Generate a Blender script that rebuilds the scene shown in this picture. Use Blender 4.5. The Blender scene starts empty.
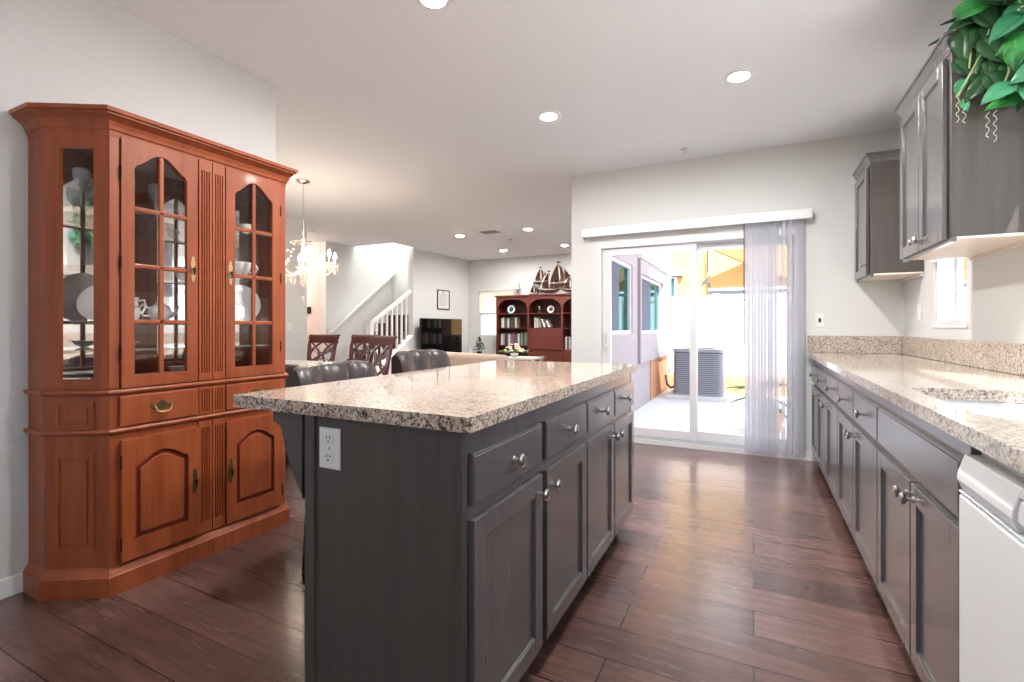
import bpy, bmesh, math, random
from mathutils import Vector, Matrix
from math import sin, cos, pi, radians as R
random.seed(7)
S = bpy.context.scene
COL = S.collection

# ------------------------------------------------------------------ camera, sky, sun, exposure
cd = bpy.data.cameras.new('camera'); cam = bpy.data.objects.new('camera', cd); COL.objects.link(cam)
cam.location = (0, 0, 1.16); cam.rotation_euler = (R(90), 0, R(26.508))
cd.sensor_width = 36; cd.lens = 17.036; cd.shift_y = -0.01342; cd.clip_start = .02; cd.clip_end = 300
S.camera = cam
W = bpy.data.worlds.new('sky'); S.world = W; W.use_nodes = True
wb = W.node_tree.nodes['Background']; wb.inputs[0].default_value = (.80, .90, 1.0, 1); wb.inputs[1].default_value = 1.5
sl = bpy.data.lights.new('sun', 'SUN'); sl.energy = 6.0; sl.angle = R(.55); sl.color = (1, .95, .87)
sun = bpy.data.objects.new('sun', sl); COL.objects.link(sun)
sun.rotation_euler = Vector((-.35, .6, -1)).to_track_quat('-Z', 'Y').to_euler()
S.view_settings.view_transform = 'Standard'; S.view_settings.look = 'None'
S.view_settings.gamma = 1; S.view_settings.use_curve_mapping = False
S.view_settings.exposure = 1.08
CAN_POWER = 520.0

# ------------------------------------------------------------------ materials
def lin(c):
    c /= 255.
    return c/12.92 if c <= .04045 else ((c+.055)/1.055)**2.4
def rgb(r, g, b): return (lin(r), lin(g), lin(b), 1)
def mat(name, col=(.8, .8, .8, 1), rough=.5, metal=0, spec=.5, emit=None, estr=0, coat=0, trans=0, ior=1.45):
    m = bpy.data.materials.new(name); m.use_nodes = True
    b = m.node_tree.nodes['Principled BSDF']
    b.inputs['Base Color'].default_value = col; b.inputs['Roughness'].default_value = rough
    b.inputs['Metallic'].default_value = metal; b.inputs['Specular IOR Level'].default_value = spec
    b.inputs['Coat Weight'].default_value = coat; b.inputs['Coat Roughness'].default_value = .08
    b.inputs['Transmission Weight'].default_value = trans; b.inputs['IOR'].default_value = ior
    if emit: b.inputs['Emission Color'].default_value = emit; b.inputs['Emission Strength'].default_value = estr
    return m
def N(m, t, **kw):
    n = m.node_tree.nodes.new(t)
    for k, v in kw.items():
        if k in n.inputs: n.inputs[k].default_value = v
        else: setattr(n, k, v)
    return n
def L(m, a, ao, b, bi): m.node_tree.links.new(a.outputs[ao], b.inputs[bi])
def bsdf(m): return m.node_tree.nodes['Principled BSDF']
def ramp(m, stops, interp='LINEAR'):
    r = N(m, 'ShaderNodeValToRGB'); e = r.color_ramp.elements
    while len(e) < len(stops): e.new(.5)
    for el, (p, c) in zip(e, stops): el.position = p; el.color = c
    r.color_ramp.interpolation = interp
    return r
def coords(m, scale=(1, 1, 1), kind='Object', rot=(0, 0, 0)):
    t = N(m, 'ShaderNodeTexCoord'); p = N(m, 'ShaderNodeMapping')
    p.inputs['Scale'].default_value = scale; p.inputs['Rotation'].default_value = rot
    L(m, t, kind, p, 'Vector'); return p
def grainy(name, c1, c2, scale, rough=.4, spec=.5, coat=0, detail=6, bump=0, nscale=1.0, lo=.3, hi=.7):
    m = mat(name, c1, rough, 0, spec, coat=coat)
    p = coords(m, scale); n = N(m, 'ShaderNodeTexNoise', Scale=nscale, Detail=detail, Roughness=.6)
    L(m, p, 0, n, 'Vector'); r = ramp(m, [(lo, c1), (hi, c2)]); L(m, n, 'Fac', r, 'Fac')
    L(m, r, 'Color', bsdf(m), 'Base Color')
    if bump:
        b = N(m, 'ShaderNodeBump', Strength=bump, Distance=.002); L(m, n, 'Fac', b, 'Height'); L(m, b, 'Normal', bsdf(m), 'Normal')
    return m
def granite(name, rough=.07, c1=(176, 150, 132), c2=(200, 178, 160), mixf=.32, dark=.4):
    m = mat(name, rough=rough, spec=.5)
    p = coords(m)
    n1 = N(m, 'ShaderNodeTexNoise', Scale=14., Detail=3.); L(m, p, 0, n1, 'Vector')
    base = ramp(m, [(.35, rgb(*c1)), (.65, rgb(*c2))]); L(m, n1, 'Fac', base, 'Fac')
    v = N(m, 'ShaderNodeTexVoronoi', Scale=185.); L(m, p, 0, v, 'Vector')
    sp = N(m, 'ShaderNodeSeparateColor'); L(m, v, 'Color', sp, 0)
    k = ramp(m, [(.0, rgb(58, 44, 40)), (.13, rgb(58, 44, 40)), (.14, rgb(142, 108, 92)), (.30, rgb(160, 128, 110)), (.31, rgb(208, 192, 176)), (.82, rgb(214, 200, 186)), (.83, rgb(238, 232, 224))], 'CONSTANT')
    L(m, sp, 0, k, 'Fac')
    mx = N(m, 'ShaderNodeMix', data_type='RGBA'); mx.inputs[0].default_value = mixf
    L(m, base, 'Color', mx, 6); L(m, k, 'Color', mx, 7)
    n2 = N(m, 'ShaderNodeTexNoise', Scale=70., Detail=4.); L(m, p, 0, n2, 'Vector')
    d = ramp(m, [(.36, (.12, .09, .08, 1)), (.44, (1, 1, 1, 1))]); L(m, n2, 'Fac', d, 'Fac')
    mu = N(m, 'ShaderNodeMix', data_type='RGBA', blend_type='MULTIPLY'); mu.inputs[0].default_value = dark
    L(m, mx, 2, mu, 6); L(m, d, 'Color', mu, 7)
    L(m, mu, 2, bsdf(m), 'Base Color')
    return m
def planks(name):
    m = mat(name, rough=.3, spec=.5, coat=.5); bsdf(m).inputs['Coat Roughness'].default_value = .16
    p = coords(m)
    b = N(m, 'ShaderNodeTexBrick', Scale=1.0); b.offset = .37; b.squash = 1
    b.inputs['Brick Width'].default_value = 1.25; b.inputs['Row Height'].default_value = .185
    b.inputs['Mortar Size'].default_value = .0022; b.inputs['Mortar Smooth'].default_value = .1; b.inputs['Bias'].default_value = 0
    b.inputs['Color1'].default_value = rgb(128, 101, 95); b.inputs['Color2'].default_value = rgb(92, 70, 67); b.inputs['Mortar'].default_value = rgb(38, 26, 25)
    L(m, p, 0, b, 'Vector')
    q = coords(m, (1.6, 16, 1)); n = N(m, 'ShaderNodeTexNoise', Scale=1.6, Detail=7., Roughness=.65, Distortion=.6); L(m, q, 0, n, 'Vector')
    g = ramp(m, [(.28, rgb(142, 128, 125)), (.5, rgb(210, 197, 193)), (.70, rgb(252, 240, 236))]); L(m, n, 'Fac', g, 'Fac')
    mu = N(m, 'ShaderNodeMix', data_type='RGBA', blend_type='MULTIPLY'); mu.inputs[0].default_value = .85
    L(m, b, 'Color', mu, 6); L(m, g, 'Color', mu, 7); L(m, mu, 2, bsdf(m), 'Base Color')
    bp = N(m, 'ShaderNodeBump', Strength=.12, Distance=.002); L(m, n, 'Fac', bp, 'Height'); L(m, bp, 'Normal', bsdf(m), 'Normal')
    rr = ramp(m, [(.3, (.30,)*3+(1,)), (.7, (.19,)*3+(1,))]); L(m, n, 'Fac', rr, 'Fac'); L(m, rr, 'Color', bsdf(m), 'Roughness')
    return m
def thin_glass(name, tint=(1, 1, 1, 1), ior=1.45, rough=.0, refl=(1, 1, 1, 1)):
    m = bpy.data.materials.new(name); m.use_nodes = True; nt = m.node_tree
    for n in list(nt.nodes): nt.nodes.remove(n)
    o = N(m, 'ShaderNodeOutputMaterial'); t = N(m, 'ShaderNodeBsdfTransparent', Color=tint)
    g = N(m, 'ShaderNodeBsdfGlossy', Roughness=rough, Color=refl); f = N(m, 'ShaderNodeFresnel', IOR=ior); x = N(m, 'ShaderNodeMixShader')
    ge = N(m, 'ShaderNodeNewGeometry'); k = N(m, 'ShaderNodeMath', operation='SUBTRACT'); k.inputs[0].default_value = 1; L(m, ge, 'Backfacing', k, 1)
    k2 = N(m, 'ShaderNodeMath', operation='MULTIPLY'); L(m, f, 0, k2, 0); L(m, k, 0, k2, 1)   # a thin sheet reflects once, at its front face
    L(m, k2, 0, x, 0); L(m, t, 0, x, 1); L(m, g, 0, x, 2); L(m, x, 0, o, 0)
    return m
def translucent(name, col, amt=.5, clear=0.0):
    m = bpy.data.materials.new(name); m.use_nodes = True; nt = m.node_tree
    for n in list(nt.nodes): nt.nodes.remove(n)
    o = N(m, 'ShaderNodeOutputMaterial'); d = N(m, 'ShaderNodeBsdfDiffuse', Color=col); t = N(m, 'ShaderNodeBsdfTranslucent', Color=col)
    x = N(m, 'ShaderNodeMixShader'); x.inputs[0].default_value = amt
    L(m, d, 0, x, 1); L(m, t, 0, x, 2)
    if clear:
        c = N(m, 'ShaderNodeBsdfTransparent'); y = N(m, 'ShaderNodeMixShader'); y.inputs[0].default_value = clear
        L(m, x, 0, y, 1); L(m, c, 0, y, 2); L(m, y, 0, o, 0)
    else: L(m, x, 0, o, 0)
    return m
M = {}
M['wall'] = grainy('wall_paint', rgb(217, 218, 217), rgb(221, 222, 221), (1, 1, 1), .75, .25, nscale=40)
M['ceil'] = grainy('ceiling_paint', rgb(242, 246, 250), rgb(246, 249, 252), (1, 1, 1), .85, .2, nscale=40)
M['hall'] = grainy('hall_paint_warm_lit', rgb(224, 208, 200), rgb(228, 212, 204), (1, 1, 1), .75, .25, nscale=40)  # warm lamp light on the hall walls painted in as pink
M['white'] = mat('white_trim_paint', rgb(238, 238, 238), .35)
M['vinyl'] = mat('white_vinyl', rgb(222, 222, 225), .3)
M['floor'] = planks('laminate_planks')
M['cherry'] = grainy('cherry_wood', rgb(134, 64, 38), rgb(166, 87, 50), (22, 22, 1.6), .38, .45, .06)
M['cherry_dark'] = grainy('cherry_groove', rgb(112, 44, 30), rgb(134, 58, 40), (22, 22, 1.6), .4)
M['brass'] = mat('antique_brass', rgb(214, 182, 134), .3, 1)
M['hinge'] = mat('dark_hinge_metal', rgb(60, 46, 40), .45, .8)
M['esp'] = grainy('espresso_wood', rgb(80, 77, 79), rgb(92, 89, 91), (26, 26, 1.3), .27, .85, .7)
M['esp_side'] = grainy('espresso_wood_panel', rgb(78, 72, 69), rgb(90, 83, 80), (24, 24, 1.2), .42, .5)
M['espH'] = grainy('espresso_wood_horizontal', rgb(80, 77, 79), rgb(92, 89, 91), (26, 1.3, 26), .27, .85, .7)
for k in ('esp', 'espH'): bsdf(M[k]).inputs['Coat Roughness'].default_value = .2
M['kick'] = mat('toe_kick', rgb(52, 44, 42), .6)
M['maple'] = grainy('pale_birch_underside', rgb(226, 214, 202), rgb(236, 226, 214), (3, 20, 3), .5)
M['nickel'] = mat('satin_nickel', rgb(200, 198, 196), .22, 1)
M['granite'] = granite('speckled_granite')  # speckle contrast lowered to imitate glare washing out the top
M['granite_edge'] = granite('chiselled_granite_edge', .35, (150, 122, 104), (186, 162, 142), .75, .95)  # rough edge, painted with the contrast the glare-washed top lacks
M['granite_grey'] = granite('grey_beige_granite', .07, (172, 160, 148), (194, 184, 172), .45, .6)
M['glass'] = thin_glass('window_glass')
M['winglass'] = thin_glass('teal_reflecting_glass', rgb(110, 160, 176), 2.4, 0, rgb(170, 226, 220))  # teal reflections put into the tint and reflection colour
M['screen'] = mat('insect_screen_mesh', rgb(66, 80, 104), .6)
M['mirror'] = mat('mirror', (.85, .85, .84, 1), .03, 1)
M['crystal'] = translucent('crystal', rgb(255, 244, 236), .5, .35)
M['stem'] = translucent('clear_stemware', rgb(240, 244, 246), .3, .80)
M['doorglass'] = thin_glass('cabinet_door_glass', (1, 1, 1, 1), 1.8)
M['porcelain'] = mat('white_porcelain', rgb(236, 234, 230), .15, coat=.3)
M['plate_grey'] = mat('pewter_platter', rgb(176, 172, 166), .3)
M['rim'] = mat('silver_rim', rgb(150, 146, 140), .3, .6)
M['plastic'] = mat('white_plastic', rgb(236, 235, 232), .35)
M['slot'] = mat('dark_slot', rgb(40, 38, 38), .6)
M['appl'] = mat('white_appliance', rgb(236, 238, 240), .28)
M['appl_grey'] = mat('grey_appliance_lip', rgb(186, 190, 198), .3)
M['black'] = mat('black_plastic', rgb(24, 24, 26), .4)
M['steel'] = mat('brushed_steel', rgb(214, 216, 220), .22, 1)
M['leather'] = grainy('brown_leather', rgb(54, 45, 48), rgb(66, 55, 58), (60, 60, 60), .27, .55, bump=.15)
M['stool_wood'] = mat('dark_stool_wood', rgb(48, 34, 30), .4)
M['mahog'] = grainy('mahogany', rgb(84, 34, 28), rgb(104, 44, 36), (20, 20, 2), .3, .5, .3)
M['bookcase'] = grainy('red_brown_bookcase', rgb(96, 45, 37), rgb(114, 54, 44), (3, 20, 8), .35, .5, .2)
M['bookdark'] = mat('bookcase_inside', rgb(76, 36, 30), .5)
M['seat_cloth'] = mat('cream_seat_cloth', rgb(214, 190, 176), .8)
M['cloth'] = grainy('pale_table_linen', rgb(214, 216, 212), rgb(226, 228, 224), (8, 8, 8), .7)
M['sofa'] = grainy('beige_upholstery', rgb(218, 198, 182), rgb(226, 206, 190), (60, 60, 60), .85)
M['tv'] = mat('tv_screen', rgb(14, 14, 16), .06, spec=.6)
M['paper'] = mat('printed_paper', rgb(226, 226, 220), .7)
M['ink'] = mat('grey_ink', rgb(150, 150, 146), .7)
M['frame_black'] = mat('black_frame', rgb(34, 30, 28), .4)
M['canlight'] = mat('lamp_diffuser', (1, 1, 1, 1), .5, emit=(1, .975, .94, 1), estr=CAN_POWER)
M['flame'] = mat('candle_bulb', (1, .9, .8, 1), .4, emit=(1, .80, .62, 1), estr=110)
M['chrome'] = mat('polished_chrome', rgb(226, 222, 218), .1, 1)
M['blind'] = translucent('sheer_blind_vinyl', rgb(240, 241, 246), .6, .45)
M['concrete'] = grainy('patio_concrete', rgb(206, 206, 208), rgb(220, 220, 222), (1, 1, 1), .8, nscale=12)
M['soil'] = grainy('gravel_soil', rgb(176, 140, 112), rgb(196, 164, 136), (1, 1, 1), .95, nscale=30)
M['fence'] = mat('white_vinyl_fence', rgb(236, 238, 242), .4)
M['block'] = grainy('terracotta_block', rgb(206, 146, 112), rgb(222, 166, 132), (1, 1, 1), .85, nscale=18)
M['stucco'] = grainy('mauve_grey_stucco', rgb(164, 154, 160), rgb(174, 164, 170), (1, 1, 1), .9, nscale=90, bump=.3)
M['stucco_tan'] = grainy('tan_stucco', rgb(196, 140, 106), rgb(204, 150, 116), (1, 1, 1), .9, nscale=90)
M['yellow'] = grainy('yellow_stucco', rgb(204, 170, 122), rgb(212, 180, 132), (1, 1, 1), .9, nscale=20)
M['roof'] = mat('roof_tile', rgb(176, 132, 92), .8)
M['slate'] = mat('slate_blue_metal', rgb(78, 92, 112), .5)
M['ac'] = mat('grey_blue_ac_casing', rgb(150, 152, 162), .5, .1)
M['ac_dark'] = mat('ac_dark_gap', rgb(70, 72, 88), .6)
M['teal'] = mat('teal_window_pane', rgb(40, 110, 112), .08)
M['leaf'] = grainy('glossy_green_leaf', rgb(28, 92, 40), rgb(66, 152, 74), (9, 9, 9), .3, .5, lo=.4, hi=.62)
M['leaf2'] = grainy('dark_green_leaf', rgb(26, 62, 34), rgb(48, 94, 52), (9, 9, 9), .35)
M['leaf3'] = grainy('bluish_green_leaf', rgb(44, 122, 84), rgb(92, 170, 124), (9, 9, 9), .3)
M['vine'] = mat('pale_vine', rgb(146, 160, 110), .5)
M['tendril'] = mat('white_tendril', rgb(206, 208, 190), .5)
M['ship'] = mat('dark_bronze', rgb(60, 34, 28), .4, .5)
M['ship2'] = mat('copper_sail', rgb(92, 54, 38), .35, .6)
M['shipw'] = mat('cream_sail_edge', rgb(226, 216, 200), .5)
M['candle'] = mat('white_candle', rgb(236, 226, 214), .5)
M['stairw'] = grainy('dark_stair_tread', rgb(70, 46, 40), rgb(84, 56, 48), (6, 20, 6), .5)
M['petal'] = mat('cream_petals', rgb(244, 238, 214), .6)
M['greenp'] = mat('small_leaf', rgb(96, 130, 76), .6)
M['dome'] = mat('grey_vent_slats', rgb(150, 150, 152), .5)

# ------------------------------------------------------------------ geometry helpers
class MB:
    def __init__(s): s.bm = bmesh.new(); s.X = Matrix()
    def v(s, p): return s.bm.verts.new(s.X @ Vector(p))
    def f(s, vs):
        try: return s.bm.faces.new(vs)
        except ValueError: return None
    def box(s, x0, x1, y0, y1, z0, z1):
        x0, x1 = min(x0, x1), max(x0, x1); y0, y1 = min(y0, y1), max(y0, y1); z0, z1 = min(z0, z1), max(z0, z1)
        q = [s.v((x, y, z)) for x in (x0, x1) for y in (y0, y1) for z in (z0, z1)]
        for a in ((0, 1, 3, 2), (4, 6, 7, 5), (0, 4, 5, 1), (2, 3, 7, 6), (0, 2, 6, 4), (1, 5, 7, 3)): s.f([q[i] for i in a])
        return s
    def p3(s, a, b, h, axis): return {'x': (h, a, b), 'y': (a, h, b), 'z': (a, b, h)}[axis]
    def prism(s, poly, axis, h0, h1):
        A = [s.v(s.p3(a, b, h0, axis)) for a, b in poly]; B = [s.v(s.p3(a, b, h1, axis)) for a, b in poly]
        s.f(A); s.f(B[::-1]); n = len(poly)
        for i in range(n): s.f([A[i], B[i], B[(i+1) % n], A[(i+1) % n]])
        return s
    def plate(s, outer, holes, axis, h0, h1):
        for h in (h0, h1):
            es = []
            for loop in [outer]+holes:
                vs = [s.v(s.p3(a, b, h, axis)) for a, b in loop]
                es += [s.bm.edges.new((vs[i], vs[(i+1) % len(vs)])) for i in range(len(vs))]
            bmesh.ops.triangle_fill(s.bm, use_beauty=True, edges=es)
        for loop in [outer]+holes:
            A = [s.v(s.p3(a, b, h0, axis)) for a, b in loop]; B = [s.v(s.p3(a, b, h1, axis)) for a, b in loop]
            for i in range(len(loop)): s.f([A[i], B[i], B[(i+1) % len(loop)], A[(i+1) % len(loop)]])
        return s
    def lathe(s, prof, c=(0, 0, 0), axis='z', seg=20, sgn=1):
        rings = []
        for r, h in prof:
            ring = []
            for k in range(seg):
                a = 2*pi*k/seg; u, w = r*cos(a), r*sin(a)
                d = {'z': (u, w, h*sgn), 'x': (h*sgn, u, w), 'y': (u, h*sgn, w)}[axis]
                ring.append(s.v((c[0]+d[0], c[1]+d[1], c[2]+d[2])))
            rings.append(ring)
        for A, B in zip(rings, rings[1:]):
            for k in range(seg): s.f([A[k], A[(k+1) % seg], B[(k+1) % seg], B[k]])
        s.f(rings[0][::-1]); s.f(rings[-1])
        return s
    def tube(s, pts, r, seg=8, closed=False):
        pts = [Vector(p) for p in pts]; n = len(pts); rings = []
        for i, p in enumerate(pts):
            if closed: t = pts[(i+1) % n]-pts[i-1]
            else: t = pts[min(i+1, n-1)]-pts[max(i-1, 0)]
            t.normalize(); up = Vector((0, 0, 1)) if abs(t.z) < .95 else Vector((1, 0, 0))
            a = t.cross(up).normalized(); b = a.cross(t)
            rr = r[i] if isinstance(r, (list, tuple)) else r
            rings.append([s.v(p+a*rr*cos(2*pi*k/seg)+b*rr*sin(2*pi*k/seg)) for k in range(seg)])
        for i in range(n if closed else n-1):
            A, B = rings[i], rings[(i+1) % n]
            for k in range(seg): s.f([A[k], A[(k+1) % seg], B[(k+1) % seg], B[k]])
        if not closed: s.f(rings[0][::-1]); s.f(rings[-1])
        return s
    def bar(s, pts, w, h, side=(0, 0, 1)):
        # rectangular bar along a path; h measured along 'side'
        pts = [Vector(p) for p in pts]; n = len(pts); sd = Vector(side).normalized(); rings = []
        for i, p in enumerate(pts):
            t = (pts[min(i+1, n-1)]-pts[max(i-1, 0)]).normalized(); a = t.cross(sd).normalized()
            rings.append([s.v(p+a*w/2*x+sd*h/2*y) for x, y in ((-1, -1), (1, -1), (1, 1), (-1, 1))])
        for A, B in zip(rings, rings[1:]):
            for k in range(4): s.f([A[k], A[(k+1) % 4], B[(k+1) % 4], B[k]])
        s.f(rings[0][::-1]); s.f(rings[-1])
        return s
    def mold(s, path, prof):
        off = []
        n = len(path)
        def nrm(i):
            a, b = path[i], path[i+1]; d = Vector((b[0]-a[0], b[1]-a[1])).normalized(); return Vector((d.y, -d.x))
        for i in range(n):
            if i == 0: m = nrm(0)
            elif i == n-1: m = nrm(n-2)
            else:
                a, b = nrm(i-1), nrm(i); m = (a+b)/(1+a.dot(b))
            off.append(m)
        rows = [[s.v((path[i][0]+off[i].x*o, path[i][1]+off[i].y*o, z)) for o, z in prof] for i in range(n)]
        k = len(prof)
        for A, B in zip(rows, rows[1:]):
            for j in range(k): s.f([A[j], B[j], B[(j+1) % k], A[(j+1) % k]])
        s.f(rows[0]); s.f(rows[-1][::-1])
        return s
    def ball(s, c, r, sc=(1, 1, 1), u=12, v=8):
        m = s.X @ Matrix.Translation(c) @ Matrix.Diagonal((sc[0], sc[1], sc[2], 1))
        bmesh.ops.create_uvsphere(s.bm, u_segments=u, v_segments=v, radius=r, matrix=m); return s
ORG = {}
def thing(name, label, cat, loc=(0, 0, 0), group=None):
    o = bpy.data.objects.new(name, None); COL.objects.link(o); o.location = loc; o.empty_display_size = .1
    tag(o, label, cat, group); ORG[o.name] = Vector(loc); return o
def tag(o, label, cat, group=None, kind=None):
    if label: o['label'] = label
    if cat: o['category'] = cat
    if group: o['group'] = group
    if kind: o['kind'] = kind
    return o
def put(name, mb, m, parent=None, loc=(0, 0, 0), bevel=0, smooth=False, label=None, segs=2):
    """ one mesh object; the builder's coordinates are world coordinates """
    bmesh.ops.recalc_face_normals(mb.bm, faces=mb.bm.faces[:])
    org = ORG[parent.name] if parent else Vector(loc)
    bmesh.ops.translate(mb.bm, verts=mb.bm.verts[:], vec=-org)
    me = bpy.data.meshes.new(name); mb.bm.to_mesh(me); mb.bm.free()
    for x in (m if isinstance(m, (list, tuple)) else [m]): me.materials.append(M[x] if isinstance(x, str) else x)
    o = bpy.data.objects.new(name, me); COL.objects.link(o)
    if parent: o.parent = parent
    else: o.location = loc
    ORG[o.name] = org
    if smooth:
        for p in me.polygons: p.use_smooth = True
        me.set_sharp_from_angle(angle=R(38))
    if bevel:
        b = o.modifiers.new('bevel', 'BEVEL'); b.width = bevel; b.segments = segs; b.limit_method = 'ANGLE'; b.angle_limit = R(40)
    if label: o['label'] = label
    return o
def struct(name, mb, m, parent=None, bevel=0, smooth=False, loc=(0, 0, 0)):
    o = put(name, mb, m, parent, loc, bevel, smooth)
    if not parent: o['kind'] = 'structure'
    return o
def dup(root, loc, rotz=0, label=None, group=None, scale=None):
    def cp(o, parent):
        c = o.copy(); COL.objects.link(c)
        if parent: c.parent = parent
        for ch in o.children: cp(ch, c)
        return c
    r = cp(root, None); r.location = loc; r.rotation_euler = (0, 0, rotz)
    if label: r['label'] = label
    if group: r['group'] = group
    if scale: r.scale = scale
    return r
def arc(y0, y1, zs, zp, n=14, e=1.25):
    return [(y0+(y1-y0)*i/n, zs+(zp-zs)*sin(pi*i/n)**e) for i in range(n+1)]
def rrect(x0, x1, y0, y1, r, n=6):
    out = []
    for cx, cy, a0 in ((x1-r, y1-r, 0), (x0+r, y1-r, 90), (x0+r, y0+r, 180), (x1-r, y0+r, 270)):
        for i in range(n+1):
            a = R(a0+90*i/n); out.append((cx+r*cos(a), cy+r*sin(a)))
    return out
def rect(a0, a1, b0, b1): return [(a0, b0), (a1, b0), (a1, b1), (a0, b1)]

# ------------------------------------------------------------------ the setting
H = 2.776; YB = 4.924; XW = -2.875; XR = 1.089; XL = -6.11; XS = -7.16; XT = -6.18; YF = 10.05; XG = -1.745; YN = -2.6
g = MB()
g.prism([(-9.3, YN-.2), (XR+.2, YN-.2), (XR+.2, YB+.02), (XG+.02, YB+.02), (XG+.02, YF+.1), (-9.3, YF+.1)], 'z', -.12, 0)
struct('floor', g, 'floor')
g = MB()
g.plate([(-9.3, YN-.15), (XR+.15, YN-.15), (XR+.15, YB+.1), (XG+.1, YB+.1), (XG+.1, YF+.1), (-9.3, YF+.1)], [rect(XS-.03, XT+.01, 7.28, 8.45)], 'z', H, H+.13)
struct('ceiling', g, 'ceil')
struct('wall_left', MB().box(XW-.14, XW, YN, 2.205, 0, H), 'wall')
struct('baseboard_left', MB().box(XW, XW+.013, YN+.01, 2.205, 0, .085), 'white', bevel=.004)
struct('wall_dining_near', MB().box(XL, XW-.14, 2.06, 2.205, 0, H), 'wall')
g = MB(); g.plate(rect(2.06, 5.23, 0, H), [rect(2.75, 3.85, .9, 2.1)], 'x', XL-.14, XL); struct('wall_dining', g, 'wall')
struct('wall_hall_near', MB().box(-9.2, XL-.14, 5.09, 5.23, 0, H), 'wall')
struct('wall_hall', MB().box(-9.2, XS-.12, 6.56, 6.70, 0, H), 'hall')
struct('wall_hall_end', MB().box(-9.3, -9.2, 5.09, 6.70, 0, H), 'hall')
struct('wall_stair', MB().box(XS-.12, XS, 6.56, YF+.1, 0, 5.4), 'wall')
struct('wall_stair_back', MB().box(XS, XT-.08, 8.42, 8.55, 0, 5.4), 'wall')
struct('wall_stair_top', MB().box(XS-.1, XT+.05, 7.15, 7.30, H+.131, 5.4), 'wall')
struct('wall_stair_side', MB().box(XT-.02, XT+.12, 7.30, 8.56, H+.131, 5.4), 'wall')
struct('ceiling_stair', MB().box(XS-.1, XT+.12, 7.15, 8.56, 5.4, 5.5), 'ceil')
struct('wall_television', MB().box(XT-.12, XT, 7.90, YF, 0, H), 'wall')
g = MB(); g.plate(rect(XT-.1, XG+.25, 0, H), [rect(-5.92, -4.95, .93, 2.03)], 'y', YF, YF+.15); struct('wall_far', g, 'wall')
g = MB(); g.plate(rect(YB+.151, YF+.15, -.3, H), [rect(5.55, 6.80, 1.07, 2.02), rect(7.22, 9.15, 1.06, 1.95)], 'x', XG, XG+.22)
struct('wall_wing', g, ['wall'])
g = MB(); g.plate(rect(YB+.14, YF+.15, -.3, 2.9), [rect(5.55, 6.80, 1.07, 2.02), rect(7.22, 9.15, 1.06, 1.95)], 'x', XG+.221, XG+.232)
struct('trim_wing_stucco', g, 'stucco')
g = MB(); g.plate(rect(7.14, 9.75, .63, 2.16), [rect(7.22, 9.15, 1.06, 1.95)], 'x', XG+.233, XG+.275); struct('trim_wing_band', g, 'stucco', bevel=.004)
struct('trim_wing_sunlit', MB().box(XG+.233, XG+.245, 8.08, 9.75, -.05, .62), 'stucco_tan')  # tan panel paints in the sunlit stretch of the mauve wall
g = MB(); g.prism([(XG+.233, 2.17), (XG+.30, 2.17), (XG+.32, 2.24), (XG+.32, 2.30), (XG+.233, 2.30)], 'y', 7.14, 9.9); struct('trim_wing_ledge', g, 'white')
g = MB(); g.plate([(XG, 0), (-1.486, 0), (-1.486, 2.041), (.353, 2.041), (.353, 0), (XR+.14, 0), (XR+.14, H), (XG, H)], [], 'y', YB, YB+.15); struct('wall_back', g, 'wall')
g = MB(); g.plate(rect(YN, YB, 0, H), [rect(3.635, 4.19, 1.172, 2.12), rect(.35, 2.6, 1.172, 2.35)], 'x', XR, XR+.14); struct('wall_right', g, 'wall')
g = MB(); g.plate(rect(XW-.14, XR+.14, 0, H), [rect(-1.9, .3, .9, 2.2)], 'y', YN-.14, YN); struct('wall_rear', g, 'wall')
struct('baseboard_back', MB().box(.352, .455, YB-.013, YB, 0, .085), 'white', bevel=.003)
struct('baseboard_wing', MB().box(XG-.013, XG, YB, 6.9, 0, .085), 'white', bevel=.003)
struct('baseboard_far', MB().box(XT, -5.3, YF-.013, YF, 0, .085), 'white', bevel=.003)
# upper storey of the house, which shades the patio
g = MB(); g.prism([(-9.4, YN-.3), (XR+.25, YN-.3), (XR+.25, YB+.15), (XG+.24, YB+.15), (XG+.24, YF+.2), (-4.5, YF+.2), (-4.5, 6.5), (-9.4, 6.5)], 'z', 5.55, 5.7)
struct('roof_slab', g, 'roof')
struct('wall_upper_back', MB().box(XG+.24, XR-.001, YB, YB+.15, H+.14, 6.65), 'stucco')
struct('wall_upper_shade_block', MB().box(XR+.141, XR+2.3, YB-.2, YB+.15, 3.7, 6.65), 'stucco')  # unseen overhang, added to shade the air conditioner
struct('wall_upper_right', MB().box(XR, XR+.14, YN-.3, YB, H+.14, 6.65), 'stucco')
struct('wall_upper_wing', MB().box(XG+.1, XG+.24, YB+.15, YF+.2, 2.901, 5.55), 'stucco_tan')

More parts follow.
